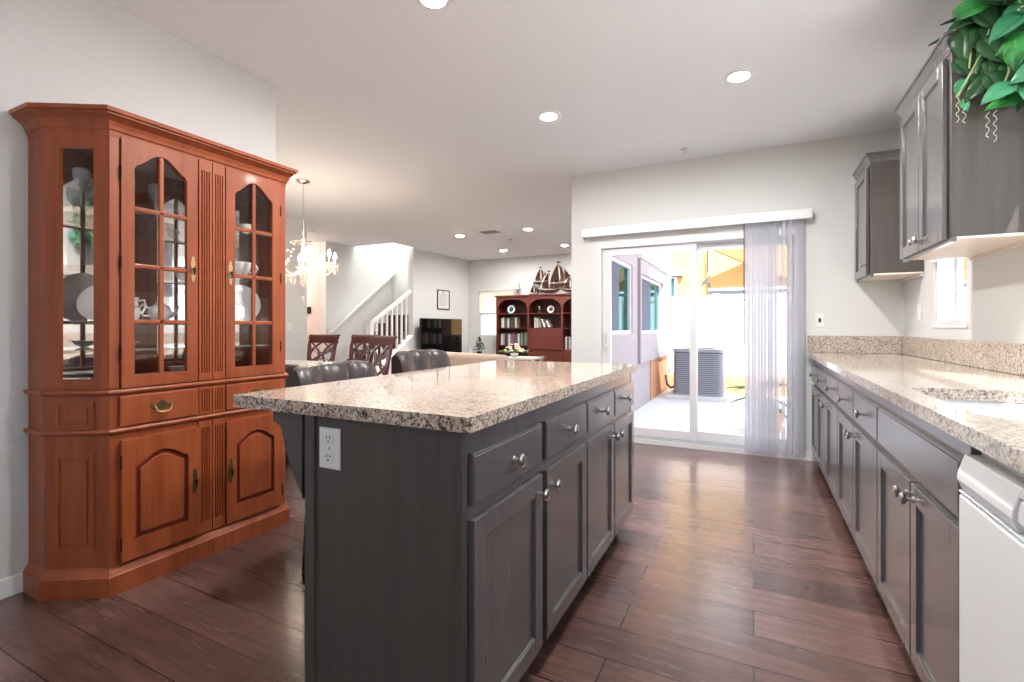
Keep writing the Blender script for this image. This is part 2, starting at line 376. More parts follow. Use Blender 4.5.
def sash_window(name, a0, a1, z0, z1, axis, p, depth, side, glass='glass', split='h', frame='vinyl', fw=.045):
    """ a vinyl sash window lying in a wall; axis is the wall's normal """
    fr = MB(); ho = [rect(a0+fw, a1-fw, z0+fw, z1-fw)]
    fr.plate(rect(a0, a1, z0, z1), ho, axis, p, p+depth)
    o = struct(name, fr, frame, bevel=.003); o['kind'] = 'structure'
    am, zm = (a0+a1)/2, (z0+z1)/2; q = p+depth*.5
    s = MB()
    def bx(u0, u1, w0, w1):
        if axis == 'x': s.box(q-.015, q+.015, u0, u1, w0, w1)
        else: s.box(u0, u1, q-.015, q+.015, w0, w1)
    if split == 'h': bx(a0+fw, a1-fw, zm-.022, zm+.022)
    else: bx(am-.03, am+.03, z0+fw, z1-fw)
    put('sash_bar', s, frame, o, bevel=.002)
    s2 = MB()
    if axis == 'x': s2.box(q-.002, q+.002, a0+fw, a1-fw, z0+fw, z1-fw)
    else: s2.box(a0+fw, a1-fw, q-.002, q+.002, z0+fw, z1-fw)
    put('pane', s2, glass, o)
    return o
def screen(o, a0, a1, z0, z1, x): put('insect_screen', MB().box(x, x+.004, a0, a1, z0, z1), 'screen', o)
w1 = sash_window('window_1', 3.637, 4.188, 1.174, 2.118, 'x', XR+.010, .07, 1, split='v', fw=.03)
put('sill', MB().box(XR-.008, XR+.010, 3.61, 4.21, 1.155, 1.1735), 'white', w1, bevel=.003)
b = MB(); b.box(XR-.030, XR-.002, 3.645, 4.18, 2.06, 2.11)
for k in range(8): b.box(XR-.028, XR-.004, 3.65, 4.175, 1.62+k*.007, 1.623+k*.007)
b.box(XR-.030, XR-.002, 3.645, 4.18, 1.595, 1.618)
for y in (3.75, 4.08): b.box(XR-.017, XR-.015, y-.002, y+.002, 1.62, 2.06)
tag(put('window_blind', b, 'white', None, (XR-.02, 3.91, 2.11)), 'white horizontal blind raised halfway in the small window over the counter', 'blind')
sash_window('window_2', .352, 2.598, 1.174, 2.348, 'x', XR+.05, .07, 1, split='v')  # unseen window over the sink, enlarged to bring in more daylight
sash_window('window_3', -5.918, -4.952, .932, 2.028, 'y', YF+.04, .07, 1)
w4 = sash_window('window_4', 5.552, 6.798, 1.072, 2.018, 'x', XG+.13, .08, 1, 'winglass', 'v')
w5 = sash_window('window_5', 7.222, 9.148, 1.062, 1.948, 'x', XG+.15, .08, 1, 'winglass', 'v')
screen(w4, 5.60, 6.15, 1.12, 1.97, XG+.20); screen(w5, 7.27, 8.16, 1.11, 1.90, XG+.22)
sash_window('window_added_dining', 2.752, 3.848, .902, 2.098, 'x', XL-.11, .07, 1)  # unseen dining room window, added to let in soft daylight
sash_window('window_added_rear', -1.898, .298, .902, 2.198, 'y', YN-.11, .07, 1, split='v')  # unseen window behind the camera, added as daylight fill
# roller shade of the far window
tag(put('roller_blind', MB().box(-5.90, -4.97, YF+.008, YF+.014, 1.52, 2.02).box(-5.90, -4.97, YF+.004, YF+.018, 1.505, 1.522), translucent('blind_cloth', rgb(254, 253, 252), .85), None, (-5.4, YF+.01, 2.02)), 'white pleated blind pulled over the upper half of the window left of the bookcase', 'blind')

# sliding glass door
fr = MB(); fr.plate(rect(-1.485, .352, 0, 2.04), [rect(-1.415, .318, .045, 1.975)], 'y', YB-.012, YB+.13)
dr = struct('door_1', fr, 'vinyl', bevel=.004)
put('track', MB().box(-1.41, .315, YB+.0, YB+.11, .0455, .062).box(-1.41, .315, YB+.02, YB+.03, .062, .072), 'appl_grey', dr, bevel=.002)
def door_panel(nm, x0, x1, y, w0, w1):
    f = MB(); f.plate(rect(x0, x1, .066, 1.97), [rect(x0+w0, x1-w1, .15, 1.90)], 'y', y, y+.035)
    p = put(nm, f, 'vinyl', dr, bevel=.004)
    put('pane', MB().box(x0+w0-.005, x1-w1+.005, y+.015, y+.019, .145, 1.905), 'glass', p); return p
sp = door_panel('sliding_panel', -1.41, -.49, YB+.02, .085, .062)
door_panel('fixed_panel', -.55, .315, YB+.075, .062, .05)
hm = MB(); hm.box(-1.385, -1.355, YB+.006, YB+.02, .93, 1.13); hm.tube([(-1.37, YB+.012, .96), (-1.37, YB-.03, .975), (-1.37, YB-.03, 1.085), (-1.37, YB+.012, 1.10)], .008)
put('door_handle', hm, 'vinyl', sp, bevel=.002)
# valance and vertical blinds
v = thing('vertical_blind', 'sheer white vertical blind drawn to the right of the glass door under its long valance', 'blind', (-.57, 4.86, 2.17))
g = MB(); g.box(-1.60, .447, 4.832, 4.846, 2.092, 2.178).box(-1.60, -1.586, 4.846, YB, 2.092, 2.178).box(.433, .447, 4.846, YB, 2.092, 2.178)
put('valance', g, 'white', v, bevel=.003)
put('head_rail', MB().box(-1.56, .40, 4.862, 4.90, 2.11, 2.15), 'white', v)
def slat(x, ang, w=.089):
    s = MB(); s.X = Matrix.Translation((x, 4.880, 0)) @ Matrix.Rotation(R(ang), 4, 'Z')
    n = 6; pr = []
    for i in range(n+1):
        t = -1+2*i/n; pr.append((t*w/2, .006*(1-t*t)))
    poly = pr+[(a, b-.0012) for a, b in pr[::-1]]
    s.prism(poly, 'z', .035, 2.10)
    put('slat', s, 'blind', v, smooth=True)
for k in range(10): slat(-.050+k*.026, 62+random.uniform(-10, 10))
for x, a in ((.232, 108), (.278, 112), (.335, 60), (.368, 48), (.392, 70)): slat(x, a)
w = MB(); w.tube([(-.078, 4.845, 2.09), (-.078, 4.845, 1.0)], .004); put('wand', w, 'slot', v)

# ------------------------------------------------------------------ ceiling fittings
def downlight(x, y, label):
    t = thing('recessed_light', label, 'ceiling light', (0, 0, 0), 'recessed ceiling lights')
    put('trim_ring', MB().lathe([(.058, -.004), (.060, -.012), (.088, -.006), (.092, -.0005), (.058, -.0005)], (0, 0, 0), seg=32), 'white', t, smooth=True)
    put('diffuser', MB().lathe([(.057, -.003), (.057, -.008)], (0, 0, 0), seg=32), 'canlight', t)
    t.location = (x, y, H); return t
d0 = downlight(-.085, 3.433, 'recessed ceiling light nearest the upper wall cabinets')
for x, y, lb in ((-1.40, 3.435, 'recessed kitchen ceiling light above the far end of the island'), (-1.405, 1.953, 'recessed ceiling light at the very top edge, above the middle of the island'), (-.085, 1.953, 'added recessed ceiling light above the aisle, outside the picture'),  # the unseen aisle light is added for brightness
                 (-4.64, 7.24, 'living room ceiling light left of the air vent'), (-3.32, 7.25, 'living room ceiling light right of the air vent'),
                 (-4.69, 9.0, 'living room ceiling light in front of the bookcase, below the air vent'), (-3.33, 9.0, 'living room ceiling light farthest right, beside the wall corner')):
    dup(d0, (x, y, H), 0, lb, 'recessed ceiling lights')
t = thing('air_vent', 'square white air vent with grey slats in the living room ceiling', 'vent', (-3.98, 7.16, H))
put('vent_frame', MB().plate(rect(-4.20, -3.76, 6.98, 7.34), [rect(-4.14, -3.82, 7.03, 7.29)], 'z', H-.012, H-.0005), 'white', t, bevel=.003)
g = MB()
for k in range(9): g.prism([(7.035+k*.028, H-.011), (7.050+k*.028, H-.011), (7.060+k*.028, H-.001), (7.045+k*.028, H-.001)], 'x', -4.14, -3.82)
put('slats', g, 'dome', t)
def sprinkler(x, y, lb):
    tag(put('sprinkler_head', MB().lathe([(.034, -.0005), (.034, -.006), (.022, -.012), (.010, -.014), (.010, -.03), (.022, -.034), (.022, -.037)], (x, y, H), seg=18), 'chrome', None, (x, y, H), smooth=True), lb, 'sprinkler', 'ceiling sprinkler heads')
sprinkler(-.56, 4.62, 'small ceiling sprinkler head above the sliding door'); sprinkler(-4.0, 7.95, 'small ceiling sprinkler head between the living room lights')
t = thing('stair_fill_light', 'added fill light high in the stairwell, outside the picture', 'ceiling light', (-6.7, 7.85, 5.4))  # unseen lamp, added to brighten the stairwell
put('shade', MB().lathe([(.16, 5.40), (.16, 5.36), (.12, 5.31), (.02, 5.29)], (-6.7, 7.85, 0), seg=24), mat('stair_fill_glow', (1, 1, 1, 1), .5, emit=(1, .96, .9, 1), estr=300), t, smooth=True)
t = thing('hall_fill_light', 'added round hall fill light, outside the picture', 'ceiling light', (-8.2, 5.9, H))  # unseen warm lamp, added to brighten the hall
put('shade', MB().lathe([(.15, -.0005), (.15, -.03), (.11, -.07), (.02, -.09)], (-8.2, 5.9, H), seg=24), mat('hall_fill_glow', (1, 1, 1, 1), .5, emit=(1, .86, .76, 1), estr=70), t, smooth=True)
tag(put('smoke_detector', MB().lathe([(.07, -.0005), (.07, -.018), (.058, -.034), (.03, -.038)], (-6.62, 5.75, H), seg=24), 'plastic', None, (-6.62, 5.75, H), smooth=True), 'round white smoke detector on the hall ceiling behind the chandelier', 'smoke detector')

# ------------------------------------------------------------------ wall plates
def plate_switch(name, lb, cat, x, y, z, nx, ny, slots=True, col='plastic'):
    t = thing(name, lb, cat, (x, y, z))
    g = MB()
    if nx: g.box(x, x+nx*.006, y-.036, y+.036, z-.058, z+.058)
    else: g.box(x-.036, x+.036, y, y+ny*.006, z-.058, z+.058)
    put('cover_plate', g, col, t, bevel=.002)
    g = MB()
    if nx: g.box(x+nx*.006, x+nx*.011, y-.009, y+.009, z-.018, z+.018)
    else: g.box(x-.009, x+.009, y+ny*.006, y+ny*.011, z-.018, z+.018)
    put('toggle', g, 'slot' if slots else 'plastic', t, bevel=.001)
    return t
plate_switch('light_switch', 'white switch plate with a dark button beside the sliding door', 'switch', .509, YB-.0005, 1.22, 0, -1)
plate_switch('light_switch', 'white switch plate on the dining room wall left of the chandelier stem', 'switch', XL+.0005, 4.91, 1.165, 1, 0, False)
plate_switch('light_switch', 'white wall plate low between the wall cabinets and the backsplash', 'switch', XR-.0005, 4.505, 1.272, -1, 0, False)
t = thing('thermostat', 'small dark thermostat on the pink hall wall', 'thermostat', (-7.6, 6.56, 1.42))
put('body', MB().box(-7.66, -7.55, 6.535, 6.5595, 1.42, 1.55), 'slot', t, bevel=.005); put('display', MB().box(-7.645, -7.565, 6.532, 6.5355, 1.47, 1.52), 'black', t)

# ------------------------------------------------------------------ kitchen cabinets
def knob_mb(x, y, z, d):
    return MB().lathe([(.011, 0), (.011, .002), (.0065, .004), (.0065, .016), (.011, .020), (.0190, .024), (.0200, .029), (.016, .034), (.006, .036)], (x, y, z), 'x', 20, d)
def shaker(name, par, xf, d, y0, y1, z0, z1, knob=None, m='esp', t=.020, w=.058):
    """ d: +1 faces +x, -1 faces -x; xf is the front plane """
    b = xf-d*t; g = MB()
    g.box(b, xf, y0, y0+w, z0, z1).box(b, xf, y1-w, y1, z0, z1).box(b, xf, y0+w, y1-w, z0, z0+w).box(b, xf, y0+w, y1-w, z1-w, z1)
    g.box(b, xf-d*.010, y0+w-.001, y1-w+.001, z0+w-.001, z1-w+.001)
    for a0, a1, c0, c1 in ((y0+w, y1-w, z0+w, z0+w+.004), (y0+w, y1-w, z1-w-.004, z1-w), (y0+w, y0+w+.004, z0+w, z1-w), (y1-w-.004, y1-w, z0+w, z1-w)):
        g.box(b, xf-d*.005, a0, a1, c0, c1)
    o = put(name, g, m, par, bevel=.002)
    if knob: put('knob', knob_mb(xf, knob[0], knob[1], d), 'nickel', o, smooth=True)
    return o
def drawer(par, xf, d, y0, y1, z0, z1, knob=True, name='drawer'):
    g = MB(); g.box(xf-d*.020, xf-d*.004, y0, y1, z0, z1)
    e = .006
    g.prism([(xf-d*.004, y0), (xf-d*.004, y1), (xf, y1-e), (xf, y0+e)], 'z', z0+e, z1-e)
    o = put(name, g, 'espH', par, bevel=.002)
    if knob: put('knob', knob_mb(xf, (y0+y1)/2, (z0+z1)/2, d), 'nickel', o, smooth=True)
    return o
# island
isl = thing('kitchen_island', 'espresso brown kitchen island cabinet under the large granite top', 'island', (-.92, 1.9, 0))
g = MB(); g.box(-1.190, -.642, 1.034, 2.835, .105, .904); put('carcass', g, 'esp', isl, bevel=.002)
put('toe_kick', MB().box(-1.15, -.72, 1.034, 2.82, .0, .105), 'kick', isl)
g = MB(); g.box(-1.152, -.662, 1.020, 1.034, .0, .904); put('end_panel', g, 'esp_side', isl)
put('corner_trim', MB().box(-1.192, -1.153, 1.012, 1.034, 0, .904), 'esp_side', isl, bevel=.002)
put('corner_stile', MB().box(-.663, -.641, 1.012, 1.034, 0, .904), 'esp_side', isl, bevel=.003)
put('end_panel', MB().box(-1.190, -.642, 2.835, 2.85, .105, .904).box(-1.190, -.72, 2.82, 2.85, 0, .105), 'esp_side', isl)
put('back_panel', MB().box(-1.205, -1.19, 1.034, 2.85, 0, .904), 'esp_side', isl, bevel=.002)
def corbel(y):
    c = [(-1.205, .903), (-1.335, .903), (-1.335, .868)]
    for i in range(9): a = i/8*pi/2; c.append((-1.335+.055*sin(a)*.8+.0, .868-.045*(1-cos(a))))
    for i in range(1, 11): a = i/10; c.append((-1.291+.05*a+.036*(a**2), .823-.17*a))
    c.append((-1.205, .645))
    put('corbel', MB().prism(c, 'y', y, y+.042), 'esp_side', isl, bevel=.003)
corbel(1.014); corbel(2.808)
xi = -.622
dz = (.712, .843); oz = (.108, .676)
for y0, y1 in ((1.040, 1.474), (1.513, 1.945), (1.962, 2.392), (2.408, 2.832)): drawer(isl, xi, 1, y0, y1, *dz)
for y0, y1, kn in ((1.040, 1.474, (1.440, .622)), (1.513, 1.945, (1.547, .622)), (1.962, 2.392, (2.358, .622)), (2.408, 2.832, (2.442, .622))): shaker('door', isl, xi, 1, y0, y1, *oz, knob=kn)
o = MB(); o.box(-1.135, -1.053, 1.0145, 1.0195, .752, .870)
ol = put('outlet', o, 'plastic', isl, bevel=.002, label='white double outlet plate on the end panel')
for zc in (.785, .838):
    g = MB(); g.X = Matrix.Translation((-1.094, 1.0145, zc)); g.lathe([(.017, 0), (.017, -.003), (.0155, -.0042)], axis='y', seg=24); put('socket', g, 'plastic', ol, smooth=True)
    g = MB()
    for dx in (-.0065, .0065): g.box(-1.094+dx-.0012, -1.094+dx+.0012, 1.0095, 1.0104, zc+.001, zc+.009)
    g.lathe([(.003, 0), (.003, -.001)], (-1.094, 1.0104, zc-.007), 'y', 10); put('socket_slots', g, 'slot', ol)
put('plate_screw', MB().lathe([(.003, 0), (.003, -.0012)], (-1.094, 1.0145, .8115), 'y', 10), 'rim', ol)
# worktops
def worktop(name, outer, holes, z0, z1, lb, loc, top='granite', edge=None):
    g = MB(); g.plate(outer, holes, 'z', z0, z1)
    o = put(name, g, top, None, loc, bevel=.005, segs=3)
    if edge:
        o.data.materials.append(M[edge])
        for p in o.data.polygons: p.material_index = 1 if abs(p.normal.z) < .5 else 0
    return tag(o, lb, 'worktop')
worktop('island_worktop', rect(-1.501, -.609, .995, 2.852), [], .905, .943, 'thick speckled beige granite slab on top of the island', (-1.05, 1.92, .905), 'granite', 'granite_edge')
SX0, SX1, SY0, SY1 = .497, .93, 1.545, 2.225
xc = .418
worktop('counter_worktop', rect(xc, XR-.001, -.5, YB-.001), [rrect(SX0, SX1, SY0, SY1, .085)], .905, .943, 'long granite worktop with a sink cut into it along the right wall', (.75, 2.2, .905), 'granite_grey')
t = MB(); t.box(XR-.021, XR-.001, -.5, YB-.001, .944, 1.088); tag(put('backsplash', t, 'granite_grey', None, (XR-.01, 2.2, .944), bevel=.003), 'low granite backsplash running along the right wall', 'backsplash')
t = MB(); t.box(xc, XR-.022, YB-.021, YB-.001, .944, 1.088); tag(put('backsplash', t, 'granite_grey', None, (.75, YB-.01, .944), bevel=.003), 'short granite backsplash on the glass door wall', 'backsplash')
# sink
sk = thing('sink', 'bright undermount sink basin in the right hand granite worktop', 'sink', (.71, 1.86, .70))
g = MB()
rows = []
for ins, z in ((-.004, .904), (-.004, .880), (.0, .74), (.02, .712), (.05, .704)):
    rows.append([g.v((x, y, z)) for x, y in rrect(SX0+ins, SX1-ins, SY0+ins, SY1-ins, max(.085-ins*.3, .03))])
for A, B in zip(rows, rows[1:]):
    for k in range(len(A)): g.f([A[k], A[(k+1) % len(A)], B[(k+1) % len(A)], B[k]])
g.f(rows[-1])
bo = put('basin', g, 'appl', sk, smooth=True); md = bo.modifiers.new('wall', 'SOLIDIFY'); md.thickness = .004; md.offset = 1
put('drain', MB().lathe([(.045, 0), (.045, .003), (.030, .004), (.028, .001)], (.72, 1.86, .705), seg=24), 'steel', sk, smooth=True)
# faucet (stands behind the basin, beyond the picture's right edge)
# base units along the right wall
xd = .446
def base_unit(lb, y0, y1, doors, sink=False):
    t = thing('base_cabinet', lb, 'cabinet', (.78, (y0+y1)/2, 0), 'base cabinets along the right wall')
    top = .69 if sink else .9045
    put('carcass', MB().box(xd+.021, XR-.004, y0+.0005, y1-.0005, .105, top), 'esp', t)
    if sink:
        put('face_frame', MB().box(xd+.021, xd+.040, y0+.0005, y1-.0005, .691, .9045), 'esp', t)
        put('side', MB().box(xd+.041, XR-.004, y0+.0005, y0+.016, .691, .9045).box(xd+.041, XR-.004, y1-.016, y1-.0005, .691, .9045), 'esp', t)
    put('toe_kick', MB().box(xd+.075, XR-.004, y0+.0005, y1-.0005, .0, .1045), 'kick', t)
    for a, b, k in doors:
        shaker('door', t, xd, -1, a+.005, b-.005, .105, .668, knob=(b-.038 if k > 0 else a+.038, .622))
        if not sink: drawer(t, xd, -1, a+.005, b-.005, .695, .838)
    if sink: drawer(t, xd, -1, doors[0][0]+.005, doors[-1][1]-.005, .695, .838, False, 'false_front')
    return t
base_unit('narrow base cabinet squeezed against the glass door wall', 4.475, YB-.004, [(4.475, YB-.02, -1)])
base_unit('second base cabinet from the glass door wall, two doors and two drawers', 3.440, 4.475, [(3.440, 3.957, 1), (3.957, 4.475, -1)])
base_unit('base cabinet between the sink cabinet and the second cabinet, two doors and drawers', 2.410, 3.440, [(2.410, 2.938, 1), (2.938, 3.440, -1)])
base_unit('sink base cabinet with one wide plain front next to the dishwasher', 1.535, 2.410, [(1.535, 1.948, 1), (1.948, 2.410, -1)], True)
base_unit('base cabinet nearer than the dishwasher, outside the picture', -.5, .925, [(-.5, .21, 1), (.21, .925, -1)])
# dishwasher
dw = thing('dishwasher', 'white dishwasher with a rounded control lip at the right edge of the picture', 'dishwasher', (.75, 1.23, 0))
put('tub', MB().box(.485, XR-.004, .932, 1.530, .10, .885), 'appl', dw)
put('door_panel', MB().box(.441, .484, .934, 1.524, .115, .762), 'appl', dw, bevel=.006)
cp = [(.484, .772), (.447, .772), (.4375, .797), (.4385, .812), (.452, .857), (.484, .857)]
g = MB(); g.prism(cp, 'y', 1.244, 1.524); g.prism(cp, 'y', .934, 1.00)
g.prism([(.484, .838), (.4466, .838), (.452, .857), (.484, .857)], 'y', 1.00, 1.244)
g.prism([(.484, .772), (.46, .772), (.46, .838), (.484, .838)], 'y', 1.00, 1.244)
put('control_panel', g, 'appl', dw, bevel=.003)
put('control_lip', MB().prism([(.484, .763), (.444, .763), (.441, .768), (.446, .7715), (.484, .7715)], 'y', .934, 1.524), 'appl_grey', dw)
put('latch_handle', MB().prism([(.459, .775), (.443, .795), (.4425, .81), (.4465, .836), (.459, .836)], 'y', 1.03, 1.236), 'appl', dw, bevel=.003)
put('kick_plate', MB().box(.52, .56, .934, 1.524, .0, .099), 'black', dw)
put('dark_gap_strip', MB().box(.470, .9, .934, 1.524, .886, .8995), 'black', dw)  # black strip stands in for the shade in the gap under the worktop

# wall cabinets
def crown(t, path, z0, z1, out):
    h = z1-z0
    g = MB(); g.mold(path, [(-.02, z0), (.004, z0), (.006, z0+.15*h), (out*.45, z0+.35*h), (out*.8, z0+.72*h), (out*.8, z0+.82*h), (out, z0+.84*h), (out, z1), (-.02, z1)])
    put('crown_moulding', g, 'esp', t)
def wall_unit(lb, y0, y1, doors, knobs, xf=.777):
    t = thing('wall_cabinet', lb, 'cabinet', (.93, (y0+y1)/2, 1.54), 'wall cabinets')
    z0, z1 = 1.54, 2.40
    g = MB(); g.box(xf, XR-.002, y0, y1, z0+.018, z1); put('carcass', g, 'esp_side', t, bevel=.002)
    put('face_frame', MB().box(xf-.002, xf+.018, y0, y1, z0-.004, z0+.018), 'esp', t, bevel=.002)
    put('underside', MB().box(xf+.0185, XR-.002, y0+.002, y1-.002, z0+.006, z0+.0175), 'maple', t)
    put('hanging_rail', MB().box(XR-.022, XR-.002, y0+.01, y1-.01, z0-.012, z0+.0055), 'maple', t)
    for (a, b), k in zip(doors, knobs): shaker('door', t, xf-.022, -1, a, b, z0+.012, z1-.045, knob=k, t=.0195)
    if y1 < 4.8: crown(t, [(XR-.002, y0), (xf, y0), (xf, y1), (XR-.002, y1)][::-1], z1-.03, z1+.045, .035)
    else: crown(t, [(XR-.002, y0), (xf, y0), (xf, y1)][::-1], z1-.03, z1+.045, .035)
    put('top', MB().box(xf-.015, XR-.002, y0-.015, min(y1+.015, YB-.002), z1+.030, z1+.044), 'esp', t)
    return t
wall_unit('espresso wall cabinet with green trailing leaves on top, nearest the camera', 2.765, 3.53, [(2.80, 3.142), (3.150, 3.505)], [(3.108, 1.60), (3.184, 1.60)])
wall_unit('far espresso wall cabinet in the corner by the glass door', 4.40, YB-.003, [(4.445, YB-.02)], [(4.482, 1.63)])

# ------------------------------------------------------------------ china cabinet
CX = 1.536
hu = thing('china_cabinet', 'tall reddish cherry china cabinet with glass doors against the left wall', 'china cabinet', (-2.68, CX, 0))
XB = XW+.003
pth = [(XB, .963), (-2.719, .963), (-2.49, 1.097), (-2.49, 2*CX-1.097), (-2.719, 2*CX-.963), (XB, 2*CX-.963)]
g = MB(); g.prism(pth, 'z', .1, .872); put('lower_body', g, 'cherry', hu, bevel=.002)
g = MB(); g.mold(pth, [(-.03, .0), (.020, .0), (.021, .083), (.017, .088), (.014, .094), (.004, .110), (.0, .122), (-.03, .122)])
put('plinth', g, 'cherry', hu)
def ledge(z0, z1, out=.016):
    h = z1-z0; g = MB(); g.mold(pth, [(-.02, z0), (.0, z0), (out*.6, z0+h*.2), (out, z0+h*.5), (out, z0+h*.75), (out*.7, z1), (-.02, z1)]); put('ledge_moulding', g, 'cherry', hu)
ledge(.691, .716); ledge(.862, .886)
g = MB(); g.mold(pth, [(-.03, 1.99), (.002, 1.99), (.004, 2.012), (.010, 2.016), (.013, 2.03), (.022, 2.048), (.04, 2.062), (.052, 2.068), (.052, 2.074), (.062, 2.078), (.064, 2.094), (-.03, 2.094)])
put('cornice', g, 'cherry', hu)
put('top_board', MB().prism(pth, 'z', 2.075, 2.09), 'cherry', hu)
put('deck', MB().prism([(a+(.006 if a > -2.6 else 0)*-1, b) for a, b in pth], 'z', .8725, .892), 'cherry', hu)
put('back_mirror', MB().box(XB, XB+.012, .985, 2*CX-.985, .893, 2.07), 'mirror', hu)
put('side_panel', MB().box(XB, -2.719, .963, .981, .893, 2.07), 'cherry', hu); put('side_panel', MB().box(XB, -2.719, 2*CX-.981, 2*CX-.963, .893, 2.07), 'cherry', hu)
put('head_rail', MB().box(-2.512, -2.4905, 1.10, 2*CX-1.10, 2.004, 2.07), 'cherry', hu)
for y in (1.115, 2*CX-1.115): put('corner_post', MB().box(-2.52, -2.4902, y-.019, y+.019, .893, 2.003), 'cherry', hu, bevel=.002)
def chamfer(far, fn):
    """ builds in (t, depth, z) of the angled front; t runs from the wall to the front corner """
    g = MB(); a = Vector((-2.719, .963, 0)); d = Vector((.229, .134, 0)); Ln = d.length; d.normalize(); n = Vector((d.y, -d.x, 0))
    X = Matrix(((d.x, n.x, 0, a.x), (d.y, n.y, 0, a.y), (0, 0, 1, 0), (0, 0, 0, 1)))
    if far: X = Matrix.Translation((0, 2*CX, 0)) @ Matrix.Diagonal((1, -1, 1, 1)) @ X
    g.X = X; fn(g, Ln); return g
for far in (0, 1):
    put('angled_frame', chamfer(far, lambda g, Ln: g.plate(rect(0, Ln, .893, 2.07), [rect(.060, .200, .936, 1.932)], 'y', -.02, 0)), 'cherry', hu)
    put('side_glass', chamfer(far, lambda g, Ln: g.box(.058, .202, -.012, -.009, .934, 1.934)), 'glass', hu)
    for z0, z1 in ((.209, .604), (.733, .830)):
        put('sunk_panel', chamfer(far, lambda g, Ln: g.plate(rect(.045, .205, z0-.012, z1+.012), [rect(.062, .188, z0+.006, z1-.006)], 'y', .0002, .006).box(.075, .175, .0002, .004, z0+.018, z1-.018)), 'cherry', hu, bevel=.003)
def gdoor(y0, y1, kside):
    m = -2.482; b = -2.504; w = .050
    oy0, oy1 = y0+w, y1-w
    hole = [(oy0, .946), (oy1, .946), (oy1, 1.872), (oy1-.012, 1.892)] + [(a, z) for a, z in arc(oy0+.012, oy1-.012, 1.890, 1.958, 14, 1.4)][::-1] + [(oy0+.012, 1.892), (oy0, 1.872)]
    o = put('glass_door', MB().plate(rect(y0, y1, .893, 2.001), [hole], 'x', b, m), 'cherry', hu, bevel=.003)
    ym = (y0+y1)/2; g = MB(); g.box(b+.004, m-.002, ym-.010, ym+.010, .946, 1.955)
    for z in (1.185, 1.437, 1.693): g.box(b+.004, m-.002, oy0, oy1, z-.010, z+.010)
    put('muntins', g, 'cherry', o, bevel=.004)
    put('pane', MB().box(b+.002, b+.0045, oy0-.008, oy1+.008, .938, 1.962), 'doorglass', o)
    pull(o, y1-.024 if kside > 0 else y0+.024, 1.447, m)
    for z in (1.05, 1.447, 1.84): put('hinge', MB().tube([(m+.001, (y0-.003 if kside > 0 else y1+.003), z-.03), (m+.001, (y0-.003 if kside > 0 else y1+.003), z+.03)], .004), 'hinge', o)
def pull(par, y, z, x):
    g = MB(); sh = []
    for i in range(24):
        q = (i if i <= 12 else 24-i)/6-1; wd = .0118*(.55+.45*abs(cos(2.3*pi*q)))*(1-abs(q)**5)+.001; sh.append((y+(wd if i <= 12 else -wd), z-.066*q))
    g.prism(sh, 'x', x, x+.003)
    p = put('escutcheon', g, 'brass', par, bevel=.001)
    g = MB(); g.lathe([(.004, 0), (.004, .012), (.007, .014)], (x, y, z), 'x', 12); g.tube([(x+.013, y, z+.008), (x+.015, y, z-.008), (x+.013, y, z-.03)], [.003, .005, .003])
    put('drop_pull', g, 'hinge', par, smooth=True)
D1 = (1.138, 1.464); D2 = (2*CX-1.464, 2*CX-1.138)
gdoor(*D1, 1); gdoor(*D2, -1)
def fluted(y0, y1, z0, z1, zf0, zf1):
    g = MB(); g.box(-2.512, -2.4885, y0, y1, z0, z1)
    nf = 4; mgn = .008; w = (y1-y0-2*mgn)/nf
    prof = [(-2.4884, y0), (-2.481, y0)]
    for i in range(nf):
        a = y0+mgn+i*w
        prof.append((-2.481, a+w*.18))
        for k in range(1, 6): prof.append((-2.481-.0065*sin(pi*k/6), a+w*.18+w*.64*k/6))
        prof.append((-2.481, a+w*.82))
    prof += [(-2.481, y1), (-2.4884, y1)]
    g.prism(prof, 'z', zf0, zf1)
    g.box(-2.4884, -2.481, y0, y1, z0, zf0-.0005).box(-2.4884, -2.481, y0, y1, zf1+.0005, z1)
    put('fluted_pilaster', g, 'cherry', hu)
for y0, y1 in ((1.470, 1.534), (1.5385, 1.602)):
    fluted(y0, y1, .893, 2.003, .93, 1.95); fluted(y0, y1, .722, .858, .735, .846); fluted(y0, y1, .124, .688, .18, .655)
def ldoor(y0, y1, kside):
    m = -2.470; b = -2.4895
    i0, i1 = y0+.052, y1-.052
    hole = [(i0, .215), (i1, .215), (i1, .535)] + arc(i0, i1, .535, .592, 12, 1.2)[::-1][1:-1] + [(i0, .535)]
    o = put('door', MB().plate(rect(y0, y1, .130, .662), [hole], 'x', b, m), 'cherry', hu, bevel=.004)
    j0, j1 = i0+.004, i1-.004
    hp = [(j0, .219), (j1, .219), (j1, .531)] + arc(j0, j1, .531, .587, 12, 1.2)[::-1][1:-1] + [(j0, .531)]
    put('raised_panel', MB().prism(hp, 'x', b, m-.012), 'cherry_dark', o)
    j0, j1 = i0+.020, i1-.020
    hp = [(j0, .236), (j1, .236), (j1, .522)] + arc(j0, j1, .522, .570, 12, 1.2)[::-1][1:-1] + [(j0, .522)]
    put('raised_panel', MB().prism(hp, 'x', m-.0118, m-.002), 'cherry', o, bevel=.008, segs=2)
    pull(o, y1-.022 if kside > 0 else y0+.022, .405, m)
    for z in (.21, .57): put('hinge', MB().tube([(m+.001, (y0-.003 if kside > 0 else y1+.003), z-.03), (m+.001, (y0-.003 if kside > 0 else y1+.003), z+.03)], .004), 'hinge', o)
ldoor(1.134, 1.466, 1); ldoor(2*CX-1.466, 2*CX-1.134, -1)
